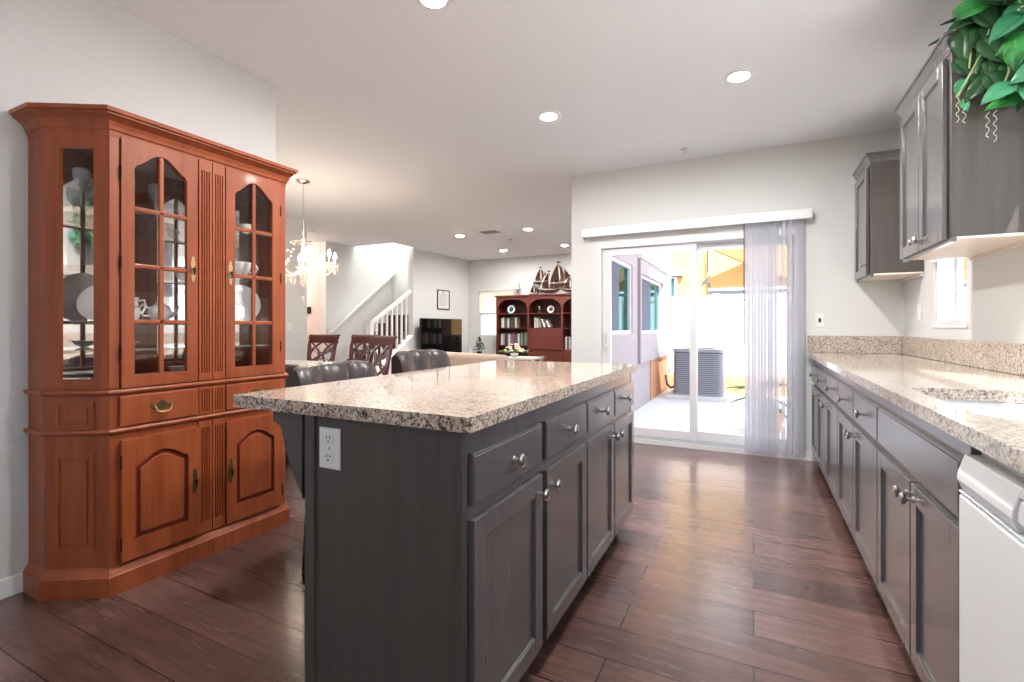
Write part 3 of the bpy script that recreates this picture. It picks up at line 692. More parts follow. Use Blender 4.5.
for y0, y1 in ((1.130, 1.466), (2*CX-1.466, 2*CX-1.130)):
    g = MB(); g.box(-2.4898, -2.476, y0, y1, .722, .857); o = put('drawer', g, 'cherry', hu, bevel=.006, segs=3)
    ym = (y0+y1)/2; zc = .794; x = -2.476
    sh = [(-.048, .012), (-.040, .020), (-.030, .010), (-.018, .014), (-.010, .024), (0, .030), (.010, .024), (.018, .014), (.030, .010), (.040, .020), (.048, .012), (.040, -.006), (.026, -.010), (.014, -.022), (0, -.026), (-.014, -.022), (-.026, -.010), (-.040, -.006)]
    put('bat_wing_plate', MB().prism([(ym+a, zc+b) for a, b in sh], 'x', x, x+.003), 'brass', o)
    put('bail', MB().tube([(x+.004, ym-.034, zc+.006), (x+.014, ym-.034, zc+.002), (x+.018, ym-.030, zc-.018), (x+.018, ym-.014, zc-.026), (x+.018, ym+.014, zc-.026), (x+.018, ym+.030, zc-.018), (x+.014, ym+.034, zc+.002), (x+.004, ym+.034, zc+.006)], .0032), 'brass', o, smooth=True)
put('centre_seam', MB().box(-2.4690, -2.4682, CX-.0012, CX+.0012, .0, .085), 'slot', hu)
SH = [1.060, 1.185, 1.437, 1.693]
for z in SH:
    pl = [(XB+.013, .985), (-2.722, .985), (-2.53, 1.097), (-2.53, 2*CX-1.097), (-2.722, 2*CX-.985), (XB+.013, 2*CX-.985)]
    put('glass_shelf', MB().prism(pl, 'z', z-.006, z), 'glass', hu)
    put('shelf_lip', MB().box(-2.5295, -2.526, 1.14, 2*CX-1.14, z-.007, z+.001), 'stem', hu)

# crockery
def single(name, mb, m, lb, cat, group, loc, smooth=True): return tag(put(name, mb, m, None, loc, smooth=smooth), lb, cat, group)
GOB = [(.030, .0), (.030, .002), (.006, .005), (.004, .03), (.004, .075), (.012, .085), (.026, .105), (.031, .135), (.028, .165), (.0265, .165), (.029, .135), (.024, .107), (.008, .09)]
for i, (x, y, sc, lb) in enumerate(((-2.655, 1.065, 1.0, 'stemmed crystal glass behind the angled side pane, nearer the front corner'), (-2.70, 1.10, .85, 'stemmed crystal glass behind the angled side pane, nearer the wall'),
      (-2.62, 1.215, 1.05, 'stemmed crystal glass leftmost behind the left cabinet door, top shelf'), (-2.70, 1.262, 1.1, 'stemmed crystal glass second from the left behind the left cabinet door'),
      (-2.62, 1.345, 1.0, 'stemmed crystal glass just right of the left door\'s middle bar'), (-2.72, 1.40, 1.0, 'stemmed crystal glass rightmost behind the left cabinet door'))):
    single('goblet', MB().lathe([(r*sc, 1.693+.0005+z*sc) for r, z in GOB], (x, y, 0), seg=20), 'stem', lb, 'glass', 'crystal glasses on the top cabinet shelf', (x, y, 1.6935))
def cup_mb(x, y, z, s=1, ang=0):
    g = MB(); g.lathe([(.018*s, z), (.020*s, z+.004*s), (.018*s, z+.008*s), (.036*s, z+.028*s), (.043*s, z+.06*s), (.041*s, z+.06*s), (.034*s, z+.03*s), (.010*s, z+.012*s)], (x, y, 0), seg=24)
    a = R(ang); ca, sa = cos(a), sin(a)
    g.tube([(x+ca*r*s, y+sa*r*s, z+h*s) for r, h in ((.036, .052), (.056, .058), (.066, .042), (.056, .024), (.034, .024))], .0038*s, 6); return g
single('teacup', cup_mb(-2.62, 1.685, 1.694, .8, 200), 'porcelain', 'small white cup left of the middle bar, top shelf of the right door', 'cup', 'white cups', (-2.62, 1.685, 1.694))
single('teacup', cup_mb(-2.60, 1.80, 1.694, .85, 100), 'porcelain', 'small white cup right of the middle bar, top shelf of the right door', 'cup', 'white cups', (-2.60, 1.80, 1.694))
single('teacup', cup_mb(-2.60, 1.765, 1.438, 1.45, 75), 'porcelain', 'large white breakfast cup on the second shelf of the right door', 'cup', 'white cups', (-2.60, 1.765, 1.438))
# pitcher, sugar bowl, teapot
x, y, z = -2.62, 1.232, 1.1855
p = thing('pitcher', 'white patterned jug behind the left cabinet door, left of the middle bar', 'jug', (x, y, z))
put('body', MB().lathe([(.030, z), (.032, z+.006), (.040, z+.03), (.042, z+.055), (.034, z+.085), (.033, z+.10), (.040, z+.115), (.036, z+.115), (.030, z+.09)], (x, y, 0), seg=24), 'porcelain', p, smooth=True)
put('handle', MB().tube([(x, y+.036, z+.10), (x, y+.062, z+.105), (x, y+.070, z+.075), (x, y+.055, z+.045), (x, y+.040, z+.04)], .005, 6), 'porcelain', p, smooth=True)
g = MB(); g.tube([(x+.040*cos(a), y+.042*sin(a), z+.062+.012*sin(3*a)) for a in [i*.26-.6 for i in range(10)]], .003, 5); put('floral_band', g, 'rim', p)
x, y, z = -2.64, 1.375, 1.1855
p = thing('teapot', 'white teapot with a looped handle behind the left cabinet door, right of the middle bar', 'teapot', (x, y, z))
put('body', MB().lathe([(.028, z), (.030, z+.005), (.050, z+.03), (.052, z+.05), (.038, z+.078), (.022, z+.086)], (x, y, 0), seg=24), 'porcelain', p, smooth=True)
put('lid', MB().lathe([(.026, z+.0865), (.018, z+.095), (.006, z+.100), (.009, z+.108), (.004, z+.114)], (x, y, 0), seg=20), 'porcelain', p, smooth=True)
put('handle', MB().tube([(x, y-.045, z+.065), (x, y-.080, z+.085), (x, y-.095, z+.06), (x, y-.075, z+.03), (x, y-.046, z+.03)], .0055, 6), 'porcelain', p, smooth=True)
put('spout', MB().tube([(x, y+.045, z+.03), (x, y+.072, z+.05), (x, y+.085, z+.085)], [.013, .009, .006], 8), 'porcelain', p, smooth=True)
# standing platter and plates
PL = [(.001, .0), (.55, .0), (.62, .012), (.98, .035), (1.0, .04), (.97, .044), (.6, .02), (.001, .008)]
def dish(x, y, z, r, m, lb, group=None, tilt=None, depth=1.0, name='plate', cat='plate', face=(1, 0)):
    g = MB()
    if tilt is not None:
        fx, fy = Vector(face).normalized()
        X = Matrix.Translation((x, y, z+r*1.0)) @ Matrix.Rotation(math.atan2(fy, fx), 4, 'Z') @ Matrix.Rotation(R(90-tilt), 4, 'Y'); g.X = X
        g.lathe([(a*r, b*r*depth) for a, b in PL], seg=36)
    else: g.lathe([(a*r, z+b*r*depth) for a, b in PL], (x, y, 0), seg=32)
    return single(name, g, m, lb, cat, group, (x, y, z))
dish(-2.745, 1.095, 1.187, .112, 'plate_grey', 'large grey platter propped upright behind the angled side pane', None, 12, name='platter', cat='platter', face=(.6, -.8))
dish(-2.66, 1.135, 1.187, .085, 'porcelain', 'white rimmed plate propped in front of the grey platter', None, 14, face=(.7, -.7))
dish(-2.74, 1.86, 1.187, .115, 'porcelain', 'white plate standing upright behind the right cabinet door', None, 12, face=(.95, -.3))
for k in range(4): dish(-2.66, 1.23, .8925+k*.0125, .098, 'porcelain', ['lowest', 'second lowest', 'second highest', 'topmost'][k]+' white plate of the stack at the bottom left of the left glass door', 'stacked plates behind the left door', depth=.45)
for k in range(4): dish(-2.71, 1.055, .8925+k*.012, .062, 'porcelain', ['lowest', 'second lowest', 'second highest', 'topmost'][k]+' small white plate of the stack behind the angled side pane', 'stacked plates behind the angled pane', depth=.5)
BW = [(.3, 0), (.32, .04), (.7, .22), (1, .6), (.96, .6), (.66, .26), (.2, .08)]
for x, y, z, r, lb in ((-2.66, 1.70, .8925, .06, 'white bowl on the cabinet floor behind the right door, left of the middle bar'), (-2.64, 1.85, .8925, .055, 'white bowl on the cabinet floor behind the right door, right of the middle bar'), (-2.66, 1.24, 1.061, .05, 'small grey bowl on the low glass shelf behind the left door')):
    single('bowl', MB().lathe([(a*r, z+b*r) for a, b in BW], (x, y, 0), seg=24), 'porcelain' if z < 1 else 'plate_grey', lb, 'bowl', 'bowls in the china cabinet', (x, y, z))

# ------------------------------------------------------------------ bar stools
def bar_stool(label):
    """ local: back at -x, seat towards +x; width along y """
    t = thing('bar_stool', label, 'bar stool', (0, 0, 0), 'leather bar stools'); hw = .245
    n = 3
    for k in range(n):
        a = -hw+2*hw*k/n; b = -hw+2*hw*(k+1)/n; g = MB(); rows = []
        prof = [(.0, .70), (.055, .70), (.068, .76), (.062, .86), (.040, .945), (.018, .978), (-.008, .985), (-.030, .965), (-.030, .86), (-.012, .74)]
        m = 8
        for i in range(m+1):
            s_ = i/m; y = a+(b-a)*s_; bul = .022*sin(pi*s_)**.6; cv = (y/hw)**2; rows.append([])
            for q, z in prof:
                zz = z-(.014*cv**2 if z > .9 else 0)
                rows[-1].append(g.v((q+cv*.035+(bul if q > .015 else (-bul*.4)), y, zz+(bul*.22 if z > .93 else 0))))
        for A, B in zip(rows, rows[1:]):
            for j in range(len(prof)): g.f([A[j], B[j], B[(j+1) % len(prof)], A[(j+1) % len(prof)]])
        g.f(rows[0]); g.f(rows[-1][::-1])
        put('back_channel', g, 'leather', t, smooth=True)
    put('seat', MB().box(.02, .44, -.245, .245, .60, .70), 'leather', t, bevel=.03, segs=4)
    put('seat_frame', MB().box(.0, .43, -.235, .235, .565, .60), 'stool_wood', t, bevel=.004)
    for sx in (.03, .40):
        for sy in (-.125, .125):
            dx = -.04 if sx < .2 else .03
            g = MB(); g.bar([(sx+dx, sy*1.04, 0), (sx, sy, .57)], .038, .038, (1, 0, 0)); put('leg', g, 'stool_wood', t, bevel=.003)
    put('foot_rest', MB().box(.405, .43, -.12, .12, .20, .235), 'stool_wood', t, bevel=.003)
    for sy in (-1, 1): put('stretcher', MB().box(.0, .42, sy*.127-.012, sy*.127+.012, .26, .29), 'stool_wood', t, bevel=.003)
    return t
b0 = bar_stool('brown leather bar stool nearer the china cabinet, three padded back channels'); b0.location = (-1.88, 1.75, 0)
dup(b0, (-1.88, 2.44, .03), 0, 'brown leather bar stool farther along the island, bluish sheen on its back', 'leather bar stools', (1, 1, 1))

# ------------------------------------------------------------------ dining set
tb = thing('dining_table', 'pale cloth covered dining table below the chandelier', 'dining table', (-5.02, 3.6, 0))
put('tablecloth', MB().box(-5.90, -4.14, 3.0, 4.20, .735, .752).plate(rect(-5.90, -4.14, 3.0, 4.20), [rect(-5.892, -4.148, 3.008, 4.192)], 'z', .56, .735), 'cloth', tb, bevel=.006)
put('table_top', MB().box(-5.87, -4.17, 3.03, 4.17, .70, .7345), 'mahog', tb, bevel=.004)
for x in (-5.75, -4.29):
    for y in (3.15, 4.05): put('leg', MB().lathe([(.03, 0), (.038, .10), (.045, .35), (.03, .55), (.045, .60), (.045, .70)], (x, y, 0), seg=16), 'mahog', tb, smooth=True)
def dining_chair(label):
    """ local: back at y=0 plane leaning to -y, seat towards +y """
    t = thing('dining_chair', label, 'dining chair', (0, 0, 0), 'lattice back dining chairs')
    def bk(x, z):   # point on the leaning, slightly scrolled back
        u = (z-.46)/.60; return (x, -.02-.10*u-.03*max(0, u-.75)/.25, z)
    for s_ in (-1, 1):
        g = MB(); g.bar([(s_*.185, .02, 0), (s_*.185, 0, .25), (s_*.185, -.015, .46)] + [bk(s_*(.185+.045*u), .46+.60*u) for u in (.25, .5, .75, 1)], .036, .030, (0, 1, 0)); put('back_post', g, 'mahog', t, bevel=.003)
    g = MB(); g.bar([bk(x, .985+.010*cos(x/.24*pi/2)) for x in (-.235, -.12, 0, .12, .235)], .032, .10, (0, .18, 1)); g.bar([bk(x, 1.045) for x in (-.25, -.12, 0, .12, .25)], .045, .022, (0, .18, 1)); put('crest_rail', g, 'mahog', t, bevel=.003)
    g = MB(); g.bar([bk(x, .58) for x in (-.19, 0, .19)], .026, .04, (0, .18, 1)); put('lower_rail', g, 'mahog', t, bevel=.002)
    g = MB()
    for s_ in (-1, 1):
        g.bar([bk(s_*(.20-.42*q+.06*sin(pi*q*2)), .60+.35*q) for q in [i/8 for i in range(9)]], .024, .034, (1, 0, .4))
        g.bar([bk(s_*(.19-.16*sin(pi*q)), .60+.35*q) for q in [i/8 for i in range(9)]], .022, .032, (1, 0, .1))
        g.bar([bk(s_*(.02+.19*sin(pi*q)*.9), .60+.35*q) for q in [i/8 for i in range(9)]], .022, .030, (1, 0, .1))
    g.tube([bk(.045*cos(a), .765+.045*sin(a)) for a in [2*pi*i/12 for i in range(12)]], .010, 6, True)
    put('lattice', g, 'mahog', t)
    put('seat_frame', MB().box(-.22, .22, -.01, .43, .40, .455), 'mahog', t, bevel=.004)
    put('seat', MB().box(-.21, .21, .0, .425, .4555, .505), 'seat_cloth', t, bevel=.02, segs=3)
    for s_ in (-1, 1): g = MB(); g.bar([(s_*.19, .40, 0), (s_*.20, .40, .40)], .036, .036, (0, 1, 0)); put('leg', g, 'mahog', t, bevel=.003)
    return t
c0 = dining_chair('leftmost dark lattice back dining chair, below the thermostat'); c0.location = (-5.36, 4.76, 0); c0.rotation_euler = (0, 0, R(-172))
dup(c0, (-4.72, 4.84, 0), R(174), 'dark lattice back dining chair half hidden behind another one')
dup(c0, (-3.93, 4.28, 0), R(165), 'dark lattice back dining chair nearest the camera, in front of the stair newel')
# dark padded chair tucked behind the china cabinet
t = thing('padded_chair', 'dark padded chair with a white tag just right of the china cabinet', 'chair', (-3.35, 2.62, 0))
put('seat', MB().box(-3.56, -3.14, 2.42, 2.86, .40, .50), 'leather', t, bevel=.025, segs=3)
put('backrest', MB().box(-3.56, -3.13, 2.62, 2.70, .50, .865), 'leather', t, bevel=.025, segs=3)
put('care_tag', MB().box(-3.129, -3.126, 2.61, 2.64, .68, .80), 'white', t)
for x in (-3.53, -3.17):
    for y in (2.45, 2.83): put('leg', MB().box(x-.02, x+.02, y-.02, y+.02, 0, .40), 'stool_wood', t, bevel=.003)

# ------------------------------------------------------------------ chandelier
CHX, CHY = -4.434, 3.745
ch = thing('chandelier', 'crystal chandelier with lit candle bulbs hanging over the dining table', 'chandelier', (CHX, CHY, H))
put('ceiling_canopy', MB().lathe([(.075, -.0005), (.075, -.012), (.05, -.03), (.012, -.04)], (CHX, CHY, H), seg=24), 'chrome', ch, smooth=True)
put('stem', MB().tube([(CHX, CHY, H-.04), (CHX, CHY, 2.12)], .006), 'chrome', ch)
put('column', MB().lathe([(.006, 2.14), (.03, 2.11), (.012, 2.06), (.022, 1.99), (.045, 1.94), (.02, 1.90), (.018, 1.83), (.06, 1.80), (.05, 1.76), (.015, 1.73), (.02, 1.66), (.035, 1.63), (.01, 1.60)], (CHX, CHY, 0), seg=20), 'crystal', ch, smooth=True)
put('crown_ring', MB().tube([(CHX+.12*cos(a), CHY+.12*sin(a), 2.09) for a in [2*pi*i/20 for i in range(20)]], .006, 6, True), 'chrome', ch)
for k in range(8):
    a = 2*pi*k/8+.2; e = Vector((cos(a), sin(a), 0)); c = Vector((CHX, CHY, 0)); rr = .33
    pt = lambda r, z: tuple(c+e*r+Vector((0, 0, z)))
    am = put('arm', MB().tube([pt(.03, 1.79), pt(.10, 1.735), (pt(.18, 1.72)), pt(.26, 1.755), pt(.315, 1.81), pt(rr, 1.835)], [.010, .011, .010, .009, .008, .008]), 'crystal', ch, smooth=True)
    p = pt(rr, 0)
    put('drip_pan', MB().lathe([(.006, 1.836), (.042, 1.852), (.046, 1.858), (.01, 1.846)], (p[0], p[1], 0), seg=16), 'crystal', am, smooth=True)
    put('candle', MB().lathe([(.011, 1.856), (.011, 1.925)], (p[0], p[1], 0), seg=12), 'candle', am)
    put('flame_bulb', MB().lathe([(.006, 1.9255), (.016, 1.945), (.017, 1.962), (.009, 1.985), (.001, 2.005)], (p[0], p[1], 0), seg=12), 'flame', am, smooth=True)
    g = MB()
    for i in range(7):
        q = i/6; r_ = .12+(rr-.12)*q; z = 2.085-.24*q-.10*sin(pi*q); g.ball(pt(r_, z), .011, u=8, v=6)
    put('bead_strand', g, 'crystal', ch, smooth=True)
    for r_, z, s_ in ((rr, 1.79, .020), (rr+.035, 1.815, .014), (.22, 1.675, .017), (.12, 1.66, .016)):
        q = pt(r_, z); g = MB(); g.lathe([(.002, .03), (s_*.45, .012), (s_*.62, -.010), (.001, -.04)], q, seg=8); g.tube([(q[0], q[1], q[2]+.028), (q[0], q[1], q[2]+.05)], .0015, 5); put('crystal_drop', g, 'crystal', ch)
put('bottom_ball', MB().tube([(CHX, CHY, 1.60), (CHX, CHY, 1.50)], .002, 5).ball((CHX, CHY, 1.475), .026), 'crystal', ch, smooth=True)

# ------------------------------------------------------------------ stairs
n = 8
g = MB()
for k in range(n): g.box(XS+.002, XT-.13, 6.62+k*.225, 6.62+(k+1)*.225-.001, 0 if k < 1 else 0, (k+1)*.178)
struct('stairs', g, 'stairw')
g = MB(); g.prism([(6.60, 0), (6.60, .22), (6.72, .26), (7.90, 1.00), (7.90, 0)], 'x', XT-.125, XT); struct('trim_stair_stringer', g, 'white')
hr = thing('handrail', 'white wooden handrail rising along the stair wall', 'handrail', (XS+.06, 7.5, 1.7))
put('rail', MB().bar([(XS+.07, 6.60, 1.055), (XS+.07, 8.40, 2.345)], .045, .06, (0, -.58, .81)), 'white', hr, bevel=.01, segs=3)
for y in (6.85, 7.6, 8.3):
    z = 1.055+(y-6.6)*1.29/1.8; put('bracket', MB().tube([(XS+.001, y, z-.07), (XS+.05, y, z-.07), (XS+.07, y, z-.03)], .010), 'chrome', hr)
put('skirt_board', MB().bar([(XS+.009, 6.60, 1.0), (XS+.009, 8.41, 2.30)], .016, .05, (0, -.58, .81)), 'white', hr)
bl = thing('balustrade', 'white stair balustrade with square newel post and slim balusters', 'balustrade', (XT-.06, 7.3, .25))
xb = XT-.06
put('newel_post', MB().box(xb-.05, xb+.05, 6.68, 6.78, .2, 1.25).box(xb-.065, xb+.065, 6.665, 6.795, 1.25, 1.275).box(xb-.055, xb+.055, 6.675, 6.785, 1.275, 1.29), 'white', bl, bevel=.004)
put('top_rail', MB().bar([(xb, 6.76, 1.235), (xb, 7.898, 1.885)], .06, .065, (0, -.5, .87)), 'white', bl, bevel=.008)
for k in range(7):
    y = 6.90+k*.142; put('baluster', MB().box(xb-.016, xb+.016, y-.016, y+.016, .27+(y-6.72)*.62, 1.225+(y-6.76)*.571-.02), 'white', bl)

# ------------------------------------------------------------------ living room
t = thing('television', 'large black flat television in front of the white wall', 'television', (-5.98, 8.62, .50))
put('panel', MB().box(-6.01, -5.965, 7.88, 9.40, .56, 1.345), 'black', t, bevel=.006); put('screen', MB().box(-5.9645, -5.963, 7.895, 9.385, .585, 1.33), 'tv', t)
for y in (8.15, 9.1): put('foot', MB().prism([(-6.10, .4905), (-5.86, .4905), (-5.975, .56), (-5.995, .56)], 'y', y-.02, y+.02), 'black', t)
t = thing('media_console', 'low dark console carrying the television', 'console', (-5.95, 8.62, 0))
put('body', MB().box(-6.165, -5.74, 7.92, 9.35, .08, .49), 'mahog', t, bevel=.005)
for y in (8.15, 8.62, 9.10): put('door', MB().box(-5.739, -5.72, y-.21, y+.21, .11, .46), 'mahog', t, bevel=.004)
for y in (8.0, 9.27):
    for x in (-6.1, -5.8): put('leg', MB().box(x-.025, x+.025, y-.025, y+.025, 0, .08), 'mahog', t)
t = thing('framed_document', 'framed document with a thin black frame above the television', 'picture', (XT+.01, 8.955, 1.55))
put('frame', MB().plate(rect(8.722, 9.188, 1.552, 1.985), [rect(8.742, 9.168, 1.572, 1.965)], 'x', XT+.001, XT+.022), 'frame_black', t, bevel=.002)
put('sheet', MB().box(XT+.002, XT+.010, 8.742, 9.168, 1.572, 1.965), 'paper', t)
g = MB(); g.box(XT+.0102, XT+.0108, 8.90, 9.01, 1.915, 1.94)
for k in range(11): g.box(XT+.0102, XT+.0108, 8.80+.02*(k % 3 == 0), 9.11-.03*(k % 4 == 1), 1.64+k*.024, 1.647+k*.024)
put('text_lines', g, 'ink', t)
# small side table with a bonsai and a white figurine
t = thing('side_table', 'small table in the corner behind the sofa', 'side table', (-5.72, 9.72, 0))
put('top', MB().lathe([(.24, .50), (.25, .51), (.25, .53), (.24, .535)], (-5.74, 9.70, 0), seg=28), 'mahog', t, smooth=True); put('pedestal', MB().lathe([(.16, 0), (.15, .03), (.03, .07), (.028, .45), (.10, .50)], (-5.74, 9.70, 0), seg=20), 'mahog', t, smooth=True)
t = thing('potted_tree', 'small dark green potted tree in the corner beside the television', 'plant', (-5.66, 9.66, .5355))
put('pot', MB().lathe([(.05, .5355), (.065, .60), (.07, .605), (.06, .605)], (-5.66, 9.66, 0), seg=18), 'black', t, smooth=True)
g = MB(); g.tube([(-5.66, 9.66, .60), (-5.66, 9.66, .88)], .008)
for k in range(110):
    h = random.random(); a = random.uniform(0, 6.28); r_ = (.13*(1-h)+.02)*random.random()**.5; g.ball((-5.66+r_*cos(a), 9.66+r_*sin(a), .64+.30*h), .018, (1, 1, .6), 6, 4)
put('foliage', g, 'leaf2', t)
t = thing('figurine', 'small white figurine left of the potted tree', 'figurine', (-5.86, 9.60, .5355))
put('body', MB().lathe([(.05, .5355), (.06, .56), (.045, .60), (.03, .63), (.015, .65)], (-5.86, 9.60, 0), seg=16), 'porcelain', t, smooth=True); put('head', MB().ball((-5.86, 9.59, .672), .03), 'porcelain', t, smooth=True)
# sofa seen from behind
def local(px, py, ang): return Matrix.Translation((px, py, 0)) @ Matrix.Rotation(R(ang), 4, 'Z')
so = thing('sofa', 'beige upholstered sofa seen from behind, beyond the island', 'sofa', (-4.0, 6.2, 0)); XO = local(-3.95, 5.85, -16)
def lb(*a): g = MB(); g.X = XO; return g.box(*a)
put('back', lb(-1.15, 1.12, -.12, .12, .10, .80), 'sofa', so, bevel=.06, segs=4)
put('base', lb(-1.10, 1.10, .12, .92, .10, .42), 'sofa', so, bevel=.03, segs=3)
for a in (-1.0, 1.0): put('arm', lb(a-.11, a+.11, .10, .94, .10, .62), 'sofa', so, bevel=.05, segs=4)
for a in (-.45, .45): put('seat_cushion', lb(a-.43, a+.43, .14, .93, .42, .55), 'sofa', so, bevel=.04, segs=3)
for a in (-1.0, 1.0):
    for b in (.0, .85): put('leg', lb(a-.03, a+.03, b-.03, b+.03, 0, .10), 'stool_wood', so)
ct = thing('console_table', 'low white table beyond the sofa holding the flower bowl', 'console table', (-3.5, 7.45, 0))
put('top', MB().box(-3.83, -3.20, 7.22, 7.66, .62, .655), 'white', ct, bevel=.005)
for x in (-3.79, -3.24):
    for y in (7.26, 7.62): put('leg', MB().box(x-.025, x+.025, y-.025, y+.025, 0, .62), 'white', ct, bevel=.003)
fl = thing('flower_arrangement', 'bowl of cream flowers on the white table in front of the bookcase', 'flowers', (-3.66, 7.42, .656))
put('vase', MB().lathe([(.04, .656), (.045, .665), (.07, .70), (.075, .72), (.068, .72)], (-3.66, 7.42, 0), seg=20), 'porcelain', fl, smooth=True)
g = MB(); gl = MB()
for k in range(34):
    a = random.uniform(0, 6.28); h = random.random(); r_ = .22*(1-h*.75)*random.uniform(.5, 1)
    c = Vector((-3.66+1.1*r_*cos(a), 7.42+r_*sin(a), .745+.13*h))
    g = MB()
    for j in range(6): b_ = j*pi/3; g.ball(c+Vector((.016*cos(b_), .016*sin(b_), 0)), .015, (1, 1, .5), 6, 4)
    g.ball(c+Vector((0, 0, .008)), .012, u=6, v=4); put('blossom', g, 'petal', fl)
for k in range(40):
    a = random.uniform(0, 6.28); r_ = random.uniform(.12, .26); gl.ball((-3.66+r_*cos(a), 7.42+r_*sin(a), .725+random.random()*.05), .03, (1, .5, .25), 6, 4)
put('leaves', gl, 'greenp', fl)

# bookcase
bk = thing('bookcase', 'red brown wall unit with arched shelf openings on the far wall', 'bookcase', (-4.0, 9.85, 0))
y0, y1 = 9.68, YF-.004; X0, X1, X2, X3 = -5.235, -4.435, -3.645, -2.85; ZT = 1.875
g = MB(); g.box(X0, X3, y1-.015, y1, 0, ZT); put('back_panel', g, 'bookdark', bk)
for x in (X0, X1-.02, X2-.02, X3-.04): put('upright', MB().box(x, x+.04, y0, y1-.016, 0, ZT-.031), 'bookcase', bk, bevel=.003)
put('top', MB().box(X0-.03, X3+.03, y0-.03, y1, ZT-.03, ZT), 'bookcase', bk, bevel=.006)
for a, b in ((X0, X1), (X1, X2), (X2, X3)):
    a += .042 if a == X0 else .022; b -= .022 if b != X3 else .042
    ap = [(a, 1.60)] + [(a+(b-a)*(.06+.88*i/14), 1.68+.095*min(1, 1.6*sin(pi*i/14))) for i in range(15)] + [(b, 1.60), (b, ZT-.031), (a, ZT-.031)]
    put('arched_rail', MB().prism(ap, 'y', y0, y0+.02), 'bookcase', bk)
SHZ = 1.468
def shelf(a, b, z, t=.018): put('shelf', MB().box(a, b, y0+.015, y1-.017, z-t, z), 'bookcase', bk)
LA = (X0+.041, X1-.021); MA = (X1+.021, X2-.021); RA = (X2+.021, X3-.041)
for z in (1.468, 1.150, .760): shelf(*LA, z)
shelf(*MA, 1.468); shelf(*MA, 1.150, .03); shelf(*RA, 1.468); shelf(*RA, 1.150); shelf(*RA, .69, .03); shelf(*MA, .665, .03); shelf(*LA, .42)
o = put('drop_front', MB().box(MA[0]+.003, MA[1]-.003, y0+.002, y0+.022, .675, 1.112), 'bookcase', bk, bevel=.004)
for z in (.905,): put('seam', MB().box(MA[0]+.01, MA[1]-.01, y0+.0005, y0+.0015, z-.004, z+.004), 'bookdark', o)
for a, b in (LA, MA, RA):
    m_ = (a+b)/2
    for u, w in ((a+.003, m_-.002), (m_+.002, b-.003)):
        z1_ = .395 if (a, b) == LA else (.63 if (a, b) == MA else .655)
        d_ = put('door', MB().box(u, w, y0+.002, y0+.022, .06, z1_), 'bookcase', bk, bevel=.004); put('knob', MB().ball(((w-.03 if u < m_-.01 else u+.03), y0-.008, z1_-.10), .013), 'brass', d_, smooth=True)
BC = [(226, 224, 214), (92, 116, 96), (60, 58, 70), (196, 190, 176), (120, 80, 88), (84, 92, 120), (168, 160, 150), (70, 84, 72), (214, 210, 204), (140, 100, 130), (104, 66, 54), (150, 170, 150)]
bm_ = [mat('book_cover_%s' % nm, rgb(*c), .6) for nm, c in zip(('cream', 'green', 'charcoal', 'ivory', 'maroon', 'blue', 'grey', 'forest', 'white', 'mauve', 'rust', 'sage'), BC)]
bn = ['cream', 'green', 'charcoal', 'ivory', 'maroon', 'blue', 'grey', 'forest green', 'white', 'mauve', 'rust', 'sage']
ORD = ['first', 'second', 'third', 'fourth', 'fifth', 'sixth', 'seventh', 'eighth', 'ninth', 'tenth', 'eleventh', 'twelfth', 'thirteenth', 'fourteenth']
def book(x, w, h, z, ci, lb, grp, lean=0):
    t = thing('book', lb, 'book', (x, 9.86, z), grp)
    def bb(*a):
        g = MB(); g.X = Matrix.Translation((x, 9.86, z)) @ Matrix.Rotation(R(lean), 4, 'Y'); return g.box(*a)
    put('cover', bb(0, w, -.10, -.097, .0, h).box(0, .003, -.10, .08, 0, h).box(w-.003, w, -.10, .08, 0, h), bm_[ci], t)
    put('pages', bb(.0031, w-.0031, -.0969, .076, .004, h-.005), 'paper', t)
def row(xs, z, n, seq, where, grp, hs):
    x = xs
    for k in range(n):
        w = random.uniform(.034, .052); book(x, w, hs*random.uniform(.86, 1.0), z+.001, seq[k % len(seq)], '%s book from the left %s, %s cover' % (ORD[k], where, bn[seq[k % len(seq)]]), grp); x += w+.0015
row(-5.14, 1.150, 9, [8, 0, 7, 1, 8, 2, 7, 2, 3], 'on the upper left shelf', 'books on the upper left shelf', .245)
row(-5.15, .760, 14, [8, 6, 2, 5, 8, 9, 9, 4, 5, 0, 1, 11, 7, 11], 'on the lower left shelf', 'books on the lower left shelf', .285)
for k, (x, ln, ci) in enumerate(((-4.32, 0, 8), (-4.262, 5, 0), (-4.19, 14, 6), (-4.09, 22, 8), (-3.98, 27, 0))):
    book(x, .04, .225-.012*k, 1.151, ci, '%s %s book from the left in the leaning row on the middle shelf' % (ORD[k], bn[ci]), 'leaning books on the middle shelf', -ln if False else -ln)
row(-3.60, .690, 3, [8, 4, 8], 'on the right shelf at the wall edge', 'books on the right shelf', .30)
def stand_plate(x, z, r, m, lb, rim=None):
    t = thing('display_plate', lb, 'plate', (x, 9.80, z), 'ornaments in the bookcase')
    g = MB(); g.X = Matrix.Translation((x, 9.80, z+r)) @ Matrix.Rotation(R(80), 4, 'X'); g.lathe([(.001, .004), (r*.62, .004), (r*.98, .016), (r, .018), (r*.98, .010), (r*.6, -.002), (.001, -.002)], seg=28); put('dish', g, m, t, smooth=True)
    if rim: g = MB(); g.X = Matrix.Translation((x, 9.797, z+r)) @ Matrix.Rotation(R(80), 4, 'X'); g.lathe([(.001, .0045), (r*.6, .0045), (r*.58, .007), (.001, .007)], seg=24); put('painted_centre', g, rim, t)
    put('easel', MB().box(x-.04, x+.04, 9.815, 9.86, z, z+.012), 'mahog', t)
stand_plate(-4.90, 1.469, .095, 'porcelain', 'white plate with a green centre on the top left shelf', M['teal'])
